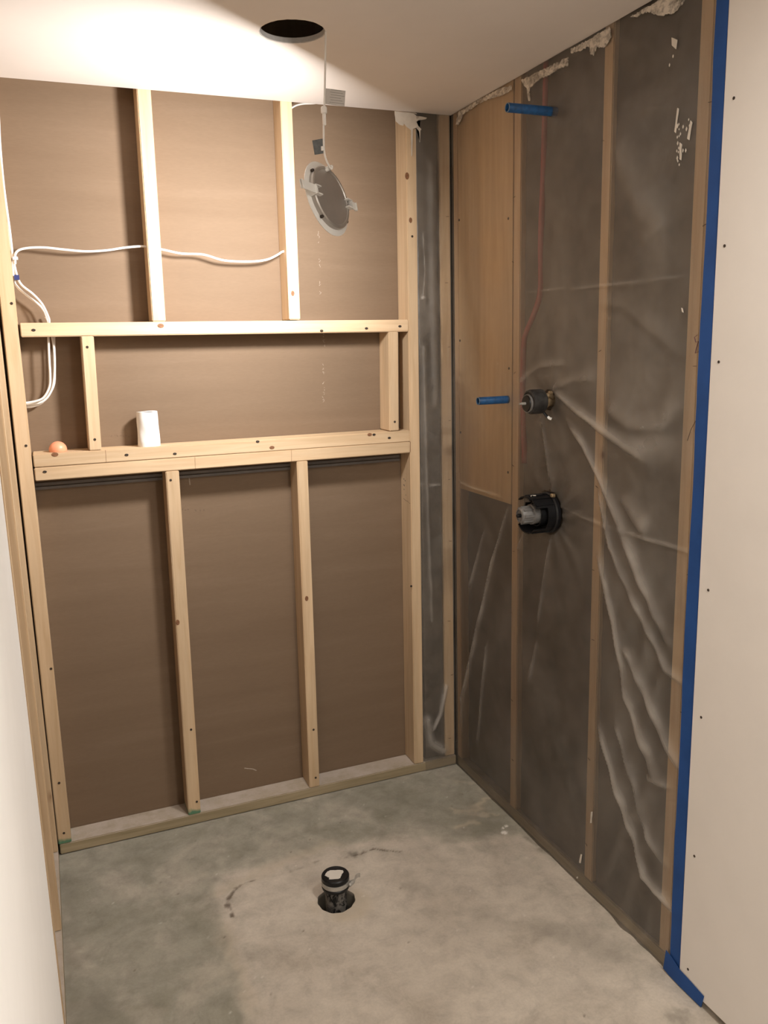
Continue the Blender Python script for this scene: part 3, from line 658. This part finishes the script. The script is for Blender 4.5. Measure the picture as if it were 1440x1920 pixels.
# ================================================================ PLASTIC SHEETS
def build_sheet():
    h = 0.0055
    us = np.concatenate([np.arange(0.0, -1.252, -h), [-1.2555]]); vs = np.concatenate([np.arange(0.0, 2.372, h)])
    U, V = np.meshgrid(us, vs, indexing='ij')
    hgt = np.zeros(U.shape); fold_haze = np.zeros(U.shape)
    n1 = vnoise(U, V, 2.6, 2.0); n2 = vnoise(U, V, 9.0, 4.0); n3 = vnoise(U, V, 30.0, 6.0, 2)
    bayd = np.minimum.reduce([np.abs(U - c) for c in (-0.02, -0.418, -0.849, -1.21)])
    loose = sstep((bayd - 0.02) / 0.1); ply = sstep((V - 1.06) / 0.06) * (U > -0.41)
    loose = np.maximum(loose * (1 - 0.85 * ply), 0.12)
    hgt += (0.006 * n1 + 0.0025 * n2) * loose + 0.0004 * n3
    rs = random.Random(5)
    for pts, wdt, amp, fo in PLEATS:
        sg = np.zeros(U.shape); d, t = seg_dist(U + 0.004 * n2, V + 0.004 * n1, pts, sg)
        if wdt >= 0.008: d = d * np.where(sg > 0, 1.9, 0.62)
        env = np.minimum(sstep(t / 0.12 + 0.15), sstep((1 - t) / 0.25 + (0.45 if pts[-1][0] < -1.12 else 0))); ww = wdt * (0.75 + 0.5 * t) * (1 + 0.5 * n1)
        g = np.exp(-(d / ww) ** 2) * env
        hgt += amp * g; fold_haze = np.maximum(fold_haze, fo * np.exp(-(d / (ww * 0.9)) ** 2) * env * (0.75 + 0.5 * n2))
    for (cy, cz), A, k in (((-0.611, 1.455), 0.0016, 11), ((-0.64, 1.11), 0.0022, 13)):
        r = np.hypot(U - cy, V - cz); th = np.arctan2(V - cz, U - cy)
        s = np.sin(k * th + 3 * n1 + 1.3) + 0.6 * np.sin((k * 0.6) * th + 2)
        hgt += A * s * np.exp(-r / 0.22) * sstep(r / 0.06) * loose
        fold_haze = np.maximum(fold_haze, 0.16 * sstep(s) * np.exp(-r / 0.18))
    for cy, cz, ry, rz, s_ in ((-1.02, 1.50, .10, .12, .22), (-1.05, 1.36, .12, .04, .30), (-0.98, 0.75, .14, .45, .12), (-1.06, 1.85, .05, .12, .16), (-0.62, 1.52, .14, .05, .22)):  # soft bright haze painted into the sheet's opacity, no folds here
        fold_haze = np.maximum(fold_haze, s_ * np.exp(-((U - cy) / ry) ** 2 - ((V - cz) / rz) ** 2) * (1 + 0.8 * n1 + 0.5 * n2))
    # fans of slack plastic towards the floor
    lowr = sstep((0.95 - V) / 0.5)
    s = np.sin((U * 1.0 + V * 0.45) * 62 + 3 * n1) ; m = sstep((-U - 0.86) / 0.12) * sstep((-V + 1.25) / 0.4) * loose
    hgt += 0.0025 * s * m; fold_haze = np.maximum(fold_haze, 0.12 * sstep(s) * m)
    X_ = -0.0035 - np.clip(hgt, -0.006 - 0.03 * (loose > 0.5), 0.05)
    X_ = np.where(bayd < 0.024, np.minimum(X_, -0.0022), X_); X_ = np.where(ply > 0.2, np.minimum(X_, -0.0016), X_)
    X_ = np.where(V < 0.05, np.minimum(X_, -0.0022), X_)
    uc, vc = (us[:-1] + us[1:]) / 2, (vs[:-1] + vs[1:]) / 2; UC, VC = np.meshgrid(uc, vc, indexing='ij')
    cut = np.zeros(UC.shape, bool)      # slits for the pipes and valves
    for y, z, r in ((-0.606, 1.444, 0.030), (-0.622, 1.113, 0.067), (-0.604, 2.226, 0.0135), (-0.372, 1.433, 0.0135)): cut |= np.hypot(UC - y, VC - z) < r
    return grid_mesh('plastic_sheet', us, vs, lambda a, b: np.stack([X_, a, b], -1), POLY, None, dict(fold_haze=np.clip(fold_haze, 0, 1)), cut)
sheet = tag(build_sheet(), 'large translucent plastic vapour barrier creased over the studs of the right wall', 'plastic sheet')
def build_sheet2():
    us = np.linspace(-0.1425, -0.0075, 46); vs = np.arange(0.0, 2.365, 0.008)
    U, V = np.meshgrid(us, vs, indexing='ij'); n1 = vnoise(U, V, 8.0, 12.0); n2 = vnoise(U, V, 25.0, 14.0)
    lo = sstep((-U - 0.048) / 0.02) * sstep((V - 0.05) / 0.05)
    hgt = (0.004 * n1 + 0.0012 * n2) * lo; fold_haze = np.zeros(U.shape)
    for pts, wd, am, fo in (([(-0.142, 1.119), (-0.095, 1.113), (-0.049, 1.109)], 0.0025, 0.003, 0.5), ([(-0.114, 1.98), (-0.108, 1.86), (-0.117, 1.765)], 0.0018, 0.002, 0.5), ([(-0.122, 1.77), (-0.112, 1.765)], 0.004, 0.003, 0.9),  # creases, and a small bubble whose glint is painted in as opacity
                            ([(-0.045, 0.33), (-0.07, 0.22), (-0.10, 0.17)], 0.008, 0.006, 0.8), ([(-0.125, 0.21), (-0.11, 0.11), (-0.06, 0.07)], 0.016, 0.008, 0.6), ([(-0.118, 1.6), (-0.115, 1.2), (-0.10, 0.6)], 0.006, 0.004, 0.25), ([(-0.08, 2.2), (-0.075, 1.4)], 0.012, 0.004, 0.15)):
        d, t = seg_dist(U, V, pts); g = np.exp(-(d / wd) ** 2); hgt += am * g; fold_haze = np.maximum(fold_haze, fo * g)
    Y_ = -0.003 - np.clip(hgt, -0.02, 0.02); Y_ = np.where(lo < 0.3, np.minimum(Y_, -0.0022), Y_)
    Y_ = np.where(U < -0.136, 0.006, Y_) * 1.0
    return grid_mesh('plastic_sheet', us, vs, lambda a, b: np.stack([a, Y_, b], -1), POLY, None, dict(fold_haze=fold_haze))
sheet2 = tag(build_sheet2(), 'narrow strip of translucent plastic between the frame end stud and the room corner', 'plastic sheet')
stm = bpy.data.meshes.new('staple'); _b = bmesh.new(); add_box(_b, -0.0006, 0.0006, -0.005, 0.005, -0.0005, 0.0005); _b.to_mesh(stm); _b.free(); stm.materials.append(SCREW)
def staple(parent, M):
    o = bpy.data.objects.new('staple', stm); COL.objects.link(o); o.parent = parent; o.matrix_basis = M
rs = random.Random(21)
for y in (-0.422, -0.849, -1.212):
    for z in np.arange(0.2, 2.3, 0.27):
        staple(sheet, Matrix.Translation((-0.0065, y + rs.uniform(-.01, .01), z + rs.uniform(-.06, .06))) @ Matrix.Rotation(rs.uniform(-0.6, 0.6), 4, 'X'))
for z in np.arange(0.15, 2.3, 0.24):
    staple(sheet2, Matrix.Translation((-0.028 + rs.uniform(-.008, .008), -0.0055, z + rs.uniform(-.05, .05))) @ Matrix.Rotation(math.pi / 2 + rs.uniform(-0.5, 0.5), 4, 'Z'))
for k, pl in enumerate((M1, M2, M3, M4)):
    blot('plaster_smear', pl, on_right, 0.003 if k != 2 else 0.002, MUDW, sheet, 0.0022, 0.005)
for pl in (D1, D2, D3, D4, E1, E2, E3, E4): blot('plaster_spot', pl, on_right, 0.001, MUD, sheet, 0.001, 0.01)
rs = random.Random(4)
for k in range(26):
    y, z = rs.choice(((-1.15, 2.05), (-1.12, 2.02), (-1.12, 2.07), (-1.09, 2.24), (-1.12, 2.0))); y += rs.gauss(0, .008); z += rs.gauss(0, .022); s = rs.uniform(.0012, .0028)
    blot('plaster_spot', [(y - s, z), (y, z + 1.8 * s), (y + s, z), (y, z - 1.8 * s)], on_right, 0.0008, MUD, sheet, 0, 1)
blot('plaster_smear', BM, on_back, 0.003, MUD, wb, 0.0004, 0.006)
ink('scribble', INK_scrib, 0.0011, on_right, plain('purple_ink', (0.10, 0.03, 0.06), 0.6), sheet)
ink('pen_line', INK_line, 0.0008, on_right, INK, sheet)

# ================================================================ BLUE MASKING TAPE
def tape(pts_in, pts_out, label, xs):
    """strip between two edge lines on the right wall, each point (y, z); xs = height off the stud faces along the strip"""
    bm = bmesh.new(); n = len(pts_in); T = 0.0008
    g = [[bm.verts.new((-xs[i] - e, *p[i])) for p in (pts_in, pts_out)] for i in range(n) for e in (0, T)]
    for i in range(n - 1):
        a, A, b, B = g[2 * i], g[2 * i + 1], g[2 * i + 2], g[2 * i + 3]
        for q in ((A[0], A[1], B[1], B[0]), (a[1], a[0], b[0], b[1]), (a[0], A[0], B[0], b[0]), (A[1], a[1], b[1], B[1])): bm.faces.new(q)
    bm.faces.new((g[0][0], g[0][1], g[1][1], g[1][0])); bm.faces.new((g[-2][0], g[-1][0], g[-1][1], g[-2][1]))
    bmesh.ops.recalc_face_normals(bm, faces=bm.faces)
    return tag(frombm('masking_tape', bm, TAPE), label, 'tape')
zs = list(np.linspace(0.030, 2.358, 40)); rt = random.Random(8)
tape([(-1.2185 + 0.002 * math.sin(z * 2.1) + rt.uniform(-.0008, .0008), z) for z in zs], [(-1.2553, z) for z in zs],
     'long vertical strip of blue masking tape sealing the plastic to the drywall edge', [0.0085 + 0.003 * math.sin(z * 5) ** 2 for z in zs])
tape([(-1.206, 0.066), (-1.225, 0.062), (-1.258, 0.050), (-1.300, 0.046), (-1.345, 0.040)], [(-1.199, 0.006), (-1.222, 0.003), (-1.258, 0.003), (-1.300, 0.003), (-1.338, 0.003)],
     'short piece of blue masking tape along the floor at the bottom of the tape strip', [0.0125, 0.013, 0.0145, 0.0145, 0.0145])
tape([(-1.110, 2.352), (-1.165, 2.352), (-1.217, 2.352)], [(-1.116, 2.325), (-1.165, 2.322), (-1.217, 2.320)],
     'short horizontal piece of blue masking tape at the ceiling beside the tape strip', [0.008, 0.009, 0.010])

# ================================================================ PIPES AND VALVES ON THE RIGHT WALL
def along_minus_x(x, y, z, roll=0.0, tilt=0.0, yaw=0.0):
    """frame whose z axis points out of the right wall"""
    return Matrix.Translation((x, y, z)) @ Matrix.Rotation(yaw, 4, 'Z') @ Matrix.Rotation(tilt, 4, 'Y') @ Matrix.Rotation(-math.pi / 2, 4, 'Y') @ Matrix.Rotation(roll, 4, 'Z')
def blue_pipe(y, z, L, label, tilt):
    t = empty('pipe_stub', (0.02, y, z))
    Mx = Matrix.Rotation(tilt, 4, 'Y') @ Matrix.Rotation(-math.pi / 2, 4, 'Y')
    lathe('pipe', [(0.0098, -0.03), (0.0122, -0.03), (0.0122, L - 0.001), (0.0117, L), (0.0102, L), (0.0098, L - 0.001)], BLUEPIPE, t, 28, True, Mx)
    lathe('dark_bore', [(0, 0.01), (0.0097, 0.01), (0.0097, 0.012), (0, 0.012)], DARK, t, 20, False, Mx)
    lathe('burr', [(0.0100, L - 0.0005), (0.0121, L - 0.0005), (0.0119, L + 0.0008), (0.0103, L + 0.0008)], plain('pale_cut_rim', (0.16, 0.22, 0.28), 0.6), t, 28, True, Mx)
    return tag(t, label, 'pipe')
blue_pipe(-0.604, 2.226, 0.160, 'upper blue pipe stub sticking out of the plastic near the ceiling', math.radians(0))
blue_pipe(-0.372, 1.433, 0.125, 'lower blue pipe stub poking through the plastic over the plywood beside the round valve', math.radians(0))
tube('red_pipe', [(0.0125, -.556, 2.37), (0.0125, -.552, 2.23), (0.0125, -.547, 2.07), (0.0125, -.538, 1.90), (0.0125, -.540, 1.76), (0.0125, -.505, 1.69), (0.0125, -.455, 1.62), (0.0125, -.445, 1.52), (0.0125, -.45, 1.40), (0.0125, -.46, 1.24)], 0.0095, RED)
tag(bpy.data.objects['red_pipe'], 'dim red pipe running down behind the plastic of the right wall', 'pipe')

# upper valve
sv = empty('shower_valve', (0.0, -0.606, 1.441)); tag(sv, 'round black capped shower valve with silver spindle beside the lower blue pipe', 'shower valve')
Mo = Matrix.Rotation(-math.pi / 2, 4, 'Y')
lathe('body', [(0, 0.020), (0.030, 0.020), (0.0345, 0.024), (0.0355, 0.032), (0.0355, 0.060), (0.033, 0.066), (0.028, 0.068), (0.027, 0.066), (0, 0.066)], BLACK_DUSTY, sv, 48, False, Mo)
lathe('front_cap', [(0, 0.066), (0.0245, 0.066), (0.0245, 0.073), (0.022, 0.077), (0.010, 0.078), (0, 0.078)], BLACK, sv, 40, False, Matrix.Translation((0, -0.001, -0.004)) @ Mo)
lathe('rim', [(0.0245, 0.068), (0.0262, 0.068), (0.0262, 0.0735), (0.0245, 0.0738)], GREYCAP, sv, 40, True, Matrix.Translation((0, -0.001, -0.004)) @ Mo)
lathe('spindle', [(0, 0.078), (0.0042, 0.078), (0.0042, 0.090), (0.003, 0.091), (0.003, 0.098), (0, 0.098)], STEEL, sv, 16, False, Matrix.Translation((0, -0.001, -0.004)) @ Mo)
lathe('valve_body', [(0, -0.06), (0.016, -0.06), (0.016, 0.004), (0.020, 0.006), (0.020, 0.0195), (0, 0.0195)], BRASS, sv, 24, False, Mo)
tube('brass_inlet', [(0.004, -0.016, 0.012), (-0.010, -0.020, 0.018), (-0.020, -0.022, 0.016)], 0.0075, BRASS, sv)
lathe('screw_boss', [(0, 0), (0.005, 0), (0.0065, 0.003), (0.0065, 0.010), (0.003, 0.012), (0, 0.012)], BRASS, sv, 14, False, Matrix.Translation((-0.004, -0.024, 0.024)) @ Mo)
tube('fixing_tab', [(-0.024, -0.012, -0.030), (-0.018, -0.016, -0.040), (-0.012, -0.019, -0.047)], 0.004, BLACK, sv, flat=0.6)
tube('white_tip', [(-0.014, -0.018, -0.044), (-0.009, -0.022, -0.049), (-0.006, -0.027, -0.050)], 0.0042, WHITEPL, sv, flat=0.6)

# lower valve inside its plaster guard
lv = empty('mixer_valve', (-0.005, -0.622, 1.113)); tag(lv, 'large black plaster guard cup holding a grey mixer cartridge, below the round valve', 'shower valve')
Ml = Matrix.Rotation(-math.pi / 2, 4, 'Y')      # local x -> world z (up), local y -> world y
def sect(name, parts, mat):
    bm = bmesh.new()
    for q in parts: add_sector(bm, *q)
    bmesh.ops.recalc_face_normals(bm, faces=bm.faces); return frombm(name, bm, mat, lv, False, Ml)
lathe('base_flange', [(0.030, -0.004), (0.061, -0.004), (0.062, 0.006), (0.0585, 0.010), (0.030, 0.010)], BLACK, lv, 48, True, Ml)
sect('guard_wall', [(0.052, 0.0555, 0.008, 0.034, -180, 180, 48), (0.052, 0.0555, 0.034, 0.074, -62, 28), (0.052, 0.0555, 0.034, 0.072, 118, 222), (0.052, 0.0555, 0.034, 0.050, 60, 90), (0.052, 0.0555, 0.070, 0.082, -28, 40), (0.052, 0.0555, 0.068, 0.078, 130, 200)], BLACK)
for a in (-55, -30, -8, 16, 128, 150, 175, 200): sect('guard_rib', [(0.0553, 0.0585, 0.010, 0.070, a, a + 4, 2)], BLACK)
sect('inner_ring', [(0.034, 0.037, 0.008, 0.046, -180, 180, 40)], BLACK)
lathe('cartridge', [(0, 0.0), (0.029, 0.0), (0.029, 0.050), (0.030, 0.052), (0.030, 0.062), (0.0245, 0.064), (0.0240, 0.088), (0.021, 0.098), (0.0175, 0.100), (0.0175, 0.096), (0, 0.096)], GREYCAP, lv, 40, False, Ml)
for a in range(0, 360, 45):
    bm = bmesh.new(); add_box(bm, 0.0215, 0.0270, -0.0028, 0.0028, 0.062, 0.094); bmesh.ops.recalc_face_normals(bm, faces=bm.faces)
    frombm('cartridge_rib', bm, GREYCAP, lv, False, Ml @ Matrix.Rotation(math.radians(a), 4, 'Z'))
lathe('stem', [(0, 0.096), (0.006, 0.096), (0.006, 0.106), (0.0045, 0.108), (0, 0.108)], BLACK, lv, 16, False, Ml)
tube('plaster_fleck', [(-0.050, -0.010, 0.0568), (-0.062, -0.006, 0.0572), (-0.068, -0.012, 0.0568)], 0.0016, MUD, lv, n=6)
tube('brass_screw', [(-0.004, -0.034, 0.056), (-0.014, -0.036, 0.058)], 0.006, BRASS, lv)

# ================================================================ DRAIN
dn = empty('drain_pipe', (DC[0], DC[1], -0.115)); tag(dn, 'capped black drain pipe with hose clamp standing in its round hole in the floor', 'drain pipe')
z0 = 0.115
lathe('pipe', [(0, 0.0), (0.0320, 0.0), (0.0320, z0 + 0.048), (0, z0 + 0.048)], DUSTY_PIPE, dn, 44)
lathe('rubber_cap', [(0.0325, z0 + 0.044), (0.0400, z0 + 0.046), (0.0412, z0 + 0.050), (0.0412, z0 + 0.054), (0.0392, z0 + 0.056), (0.0392, z0 + 0.073), (0.0408, z0 + 0.075), (0.0412, z0 + 0.084), (0.0385, z0 + 0.0875), (0.033, z0 + 0.086), (0.030, z0 + 0.0850), (0, z0 + 0.0850)], BLACK, dn, 48)
lathe('hose_clamp', [(0.0393, z0 + 0.058), (0.0415, z0 + 0.058), (0.0415, z0 + 0.071), (0.0393, z0 + 0.071)], STEEL, dn, 48, True)
# loose tail and screw housing of the clamp, at the camera's right
a0 = math.radians(-35)
tail = [(0.0425 * math.cos(a0), 0.0425 * math.sin(a0)), (0.050, -0.0215), (0.056, -0.014), (0.064, -0.010), (0.073, -0.009)]
bm = bmesh.new(); prev = None
for k, (x, y) in enumerate(tail):
    dz = (0, 0.001, 0.005, 0.007, 0.005)[k]
    cur = [bm.verts.new((x, y, z0 + 0.057 + dz)), bm.verts.new((x, y, z0 + 0.071 + dz)), bm.verts.new((x + 0.0012, y - 0.0012, z0 + 0.071 + dz)), bm.verts.new((x + 0.0012, y - 0.0012, z0 + 0.057 + dz))]
    if prev:
        for q in range(4): bm.faces.new((prev[q], prev[(q + 1) % 4], cur[(q + 1) % 4], cur[q]))
    else: bm.faces.new(cur)
    prev = cur
bm.faces.new(prev[::-1]); bmesh.ops.recalc_face_normals(bm, faces=bm.faces); frombm('clamp_tail', bm, STEEL, dn)
tube('clamp_screw', [(0.030, -0.036, z0 + 0.0645), (0.046, -0.026, z0 + 0.0645)], 0.0055, STEEL, dn, n=12)
pl = [(0.026 * (1 + 0.16 * math.sin(3 * t + 1) + 0.1 * math.sin(5 * t)) * math.cos(t) - 0.003, 0.023 * (1 + 0.12 * math.sin(4 * t)) * math.sin(t) + 0.002) for t in [2 * math.pi * k / 18 for k in range(18)]]
blot('white_paint', pl, lambda u, v, h: Vector((u, v, z0 + 0.0851 + h)), 0.0008, plain('white_residue', (0.62, 0.58, 0.52), 0.7), dn, 0.001, 0.004)

# ================================================================ DANGLING DOWNLIGHT
C0 = Vector((-0.655, -0.600, 1.975)); nrm = Vector((-0.62, 0.747, -0.242)).normalized()
zb = -nrm; up = (Vector((0, 0, 1)) - zb * zb.z).normalized(); vx = up.cross(zb).normalized()
PM = Matrix((vx, up, zb)).transposed().to_4x4()      # local z points out of the back of the lamp
lt = empty('downlight', C0); tag(lt, 'round silver downlight dangling by its white cord below the ceiling hole', 'light')
lathe('trim_ring', [(0.066, -0.0045), (0.088, -0.0045), (0.0925, -0.002), (0.0930, 0.0), (0.088, 0.002), (0.066, 0.003)], WHITEPL, lt, 64, True, PM)
lathe('diffuser', [(0, -0.0047), (0.0655, -0.0047)], LED, lt, 48, False, PM, False)
lathe('housing', [(0.078, 0.002), (0.078, 0.013), (0.0755, 0.016), (0.070, 0.0165), (0.068, 0.0145), (0.056, 0.0150), (0.030, 0.0155), (0, 0.0155), (0, 0.001), (0.078, 0.001)], NICKEL, lt, 64, False, PM)
def clip(ang, reach):
    R_ = PM @ Matrix.Rotation(math.radians(ang), 4, 'Z')
    bm = bmesh.new()
    for b_ in ((0.060, 0.0835, -0.0115, -0.0085, 0.0155, 0.026), (0.060, 0.0835, 0.0085, 0.0115, 0.0155, 0.026), (0.079, 0.082, -0.0115, 0.0115, 0.001, 0.026), (0.082, reach, -0.0105, 0.0105, 0.020, 0.0225), (reach - 0.002, reach, -0.0105, 0.0105, 0.017, 0.0255)):
        add_box(bm, *b_)
    bmesh.ops.recalc_face_normals(bm, faces=bm.faces); c = frombm('spring_clip', bm, WHITEPL, lt, False, R_)
    bm = bmesh.new(); add_tube(bm, [Vector((0.070, -0.0085 + 0.0012 * k, 0.0195 + 0.003 * math.sin(k * 1.6))) for k in range(15)], 0.001, 6)
    frombm('spring', bm, STEEL, c, True, None)
    return c
clip(176, 0.142); clip(-8, 0.104)
for a in (40, 130, 222, 318):
    lathe('housing_screw', [(0, 0), (0.004, 0), (0.004, 0.006), (0.0025, 0.008), (0, 0.008)], SCREW, lt, 12, False, PM @ Matrix.Rotation(math.radians(a), 4, 'Z') @ Matrix.Translation((0.0795, 0, 0.004)))
L0 = lambda x, y, z: Vector((x, y, z)) - C0
cordx, cordy = -0.646, -0.600
hs = PM @ Vector((0.006, 0.070, 0.016))
tube('cord', [L0(-0.640, -0.600, 2.47), L0(-0.6415, -0.600, 2.40), L0(-0.6440, -0.600, 2.34), L0(-0.650, -0.600, 2.24), L0(-0.6535, -0.600, 2.19), L0(-0.657, -0.600, 2.14), L0(-0.658, -0.600, 2.09), L0(-0.654, -0.604, 2.065), L0(-0.645, -0.610, 2.045), hs + Vector((0.010, -0.012, 0.006)), hs], 0.0026, CABLE, lt, sub=6)
lathe('cord_gland', [(0, 0), (0.006, 0), (0.006, 0.008), (0.004, 0.011), (0, 0.011)], WHITEPL, lt, 16, False, Matrix.Translation(hs) @ (PM.to_3x3().to_4x4()) @ Matrix.Translation((0, 0, -0.002)))
lathe('connector', [(0, 0), (0.0040, 0), (0.0046, 0.003), (0.0046, 0.026), (0.0072, 0.028), (0.0076, 0.030), (0.0076, 0.040), (0.006, 0.043), (0, 0.043)], CABLE, lt, 20, False, Matrix.Translation(L0(-0.6545, -0.600, 2.148)))
def flag(name, M, wd, hh, mat, lines=None):
    bm = bmesh.new(); add_box(bm, 0, wd, -0.0004, 0.0004, -hh / 2, hh / 2)
    bmesh.ops.recalc_face_normals(bm, faces=bm.faces); f = frombm(name, bm, mat, lt, False, M)
    if lines:
        bm = bmesh.new()
        for k in range(6): add_box(bm, 0.012 + (k % 2) * 0.002, wd - 0.002 - (k % 3) * 0.004, -0.0007, -0.0004, -hh / 2 + 0.005 + k * 0.0058, -hh / 2 + 0.0060 + k * 0.0058)
        bmesh.ops.recalc_face_normals(bm, faces=bm.faces); frombm('small_print', bm, plain('pale_grey_print', (0.25, 0.24, 0.22), 0.7), f, False, None)
    return f
flag('paper_tag', Matrix.Translation(L0(-0.6510, -0.600, 2.215)) @ Matrix.Rotation(math.radians(-14), 4, 'Z') @ Matrix.Rotation(math.radians(6), 4, 'Y'), 0.050, 0.036, plain('paper_label', (0.52, 0.49, 0.46), 0.7), True)
flag('grey_tag', Matrix.Translation(L0(-0.6585, -0.600, 2.100)) @ Matrix.Rotation(math.radians(158), 4, 'Z') @ Matrix.Rotation(math.radians(8), 4, 'Y'), 0.026, 0.034, TAGGREY)
lathe('cord_clip', [(0, 0), (0.004, 0), (0.004, 0.010), (0, 0.010)], WHITEPL, lt, 12, False, Matrix.Translation(L0(-0.6625, -0.602, 2.088)))

# ================================================================ CABLES IN THE FRAME
def bundle(pts, y): return [(x, y + 0.0, z) for x, _, z in pts]
top = lambda dx: [(-1.402 + dx, 0.045, 2.44), (-1.4035 + dx, 0.045, 2.30)]
A_ = [(-1.3985, 0.032, 2.44), (-1.3985, 0.032, 2.2), (-1.3990, 0.032, 1.98), (-1.3990, 0.033, 1.90)] 
o = tube('cable', [(-1.399, 0.030, 1.868)] + [(x, 0.034, z) for x, _, z in CAB_A[1:]] + [(-0.575, 0.036, 1.922)], 0.0034, CABLE, None, flat=0.6)
tag(o, 'white cable running level across the upper bays between the studs', 'cable')
o = tube('cable', top(0.004) + [(x, 0.040, z) for x, _, z in CAB_Bo], 0.0034, CABLE, None, flat=0.7)
tag(o, 'outermost white cable looping down the upper left bay beside the left stud', 'cable')
o = tube('cable', [(-1.4100, 0.056, 2.44), (-1.4095, 0.056, 2.30)] + [(x - (0.0 if z < 1.85 else -0.001), 0.056, z) for x, _, z in CAB_Ci], 0.0034, CABLE, None, flat=0.7)
tag(o, 'white cable bowing down just inside the outermost loop of the upper left bay', 'cable')
o = tube('cable', [(-1.331, 0.072, 1.72), (-1.322, 0.070, 1.70)] + [(x, 0.066, z) for x, _, z in CAB_Di], 0.0034, CABLE, None, flat=0.7)
tag(o, 'rearmost of the three white cables curving through the left end of the niche', 'cable')
o = tube('cable', [(-0.5535, 0.062, 2.349), (-0.540, 0.055, 2.358), (-0.524, 0.050, 2.366), (-0.50, 0.05, 2.372), (-0.465, 0.05, 2.376), (-0.43, 0.05, 2.385)], 0.0028, CABLE)
tag(o, 'short white cable end arching just under the ceiling edge right of the second upper stud', 'cable')
cs = empty('cable_staple', (-1.3975, 0.036, 1.884)); tag(cs, 'small white cable staple holding the cables to the left stud', 'cable staple')
bm = bmesh.new(); add_box(bm, -0.006, 0.0075, -0.012, 0.010, -0.004, 0.004); bmesh.ops.recalc_face_normals(bm, faces=bm.faces); frombm('strap', bm, WHITEPL, cs)
for y in (-0.010, 0.008): lathe('nail_head', [(0, 0), (0.0025, 0), (0.0025, 0.0012), (0, 0.0012)], STEEL, cs, 10, False, Matrix.Translation((0.0075, y, 0)) @ Matrix.Rotation(math.pi / 2, 4, 'Y'))
bm = bmesh.new(); add_box(bm, -1.4050, -1.3915, 0.030, 0.050, 1.824, 1.838); bmesh.ops.recalc_face_normals(bm, faces=bm.faces)
tag(frombm('cable_marker', bm, plain('dark_blue_band', (0.02, 0.03, 0.14), 0.5)), 'small dark blue band round the cables below the staple', 'cable marker')

# ================================================================ THINGS ON THE NICHE SHELF
r = 0.0262
prof = [(0, 0.0), (r * 0.86, 0.0)] + [(r * math.cos(t), 0.006 + r * 0.96 * math.sin(t)) for t in np.linspace(-0.22, math.pi / 2 - 0.001, 16)]
prof[-1] = (0, 0.006 + r * 0.96)
tag(lathe('rubber_ball', prof, PEACH, None, 40, False, Matrix.Translation((-1.334, 0.040, 1.3173))), 'small peach coloured dome-shaped ball resting on the left end of the niche shelf', 'ball')
pr = empty('paper_roll', (-1.0625, 0.038, 1.3165)); tag(pr, 'upright white paper roll standing on the niche shelf', 'paper roll')
bm = bmesh.new(); n = 48; rows = 14; hh = 0.108; rg = []
for j in range(rows + 1):
    z = hh * j / rows; ring = []
    for k in range(n):
        t = 2 * math.pi * k / n
        rr = 0.0345 - 0.0022 * j / rows + 0.0012 * noise.noise(Vector((math.cos(t) * 1.7, math.sin(t) * 1.7, z * 30))) + 0.0009 * math.sin(5 * t + z * 60) * (1 - j / rows)
        ring.append(bm.verts.new((rr * math.cos(t), rr * math.sin(t), z + (0.001 * math.sin(2 * t) if j == rows else 0))))
    rg.append(ring)
inn = [bm.verts.new((0.0205 * math.cos(2 * math.pi * k / n), 0.0205 * math.sin(2 * math.pi * k / n), hh - 0.001)) for k in range(n)]
dp = [bm.verts.new((0.0205 * math.cos(2 * math.pi * k / n), 0.0205 * math.sin(2 * math.pi * k / n), 0.002)) for k in range(n)]
rg += [inn, dp]
for a, b in zip(rg, rg[1:]):
    for k in range(n): bm.faces.new((a[k], a[(k + 1) % n], b[(k + 1) % n], b[k]))
bm.faces.new(rg[0][::-1]); bm.faces.new(dp)
bmesh.ops.recalc_face_normals(bm, faces=bm.faces)
o = frombm('paper', bm, PAPERROLL, pr, True); o.data.set_sharp_from_angle(angle=math.radians(40))
lathe('cardboard_core', [(0.0190, 0.001), (0.0203, 0.001), (0.0203, hh - 0.0015), (0.0190, hh - 0.0015)], PAPER, pr, 32, True)
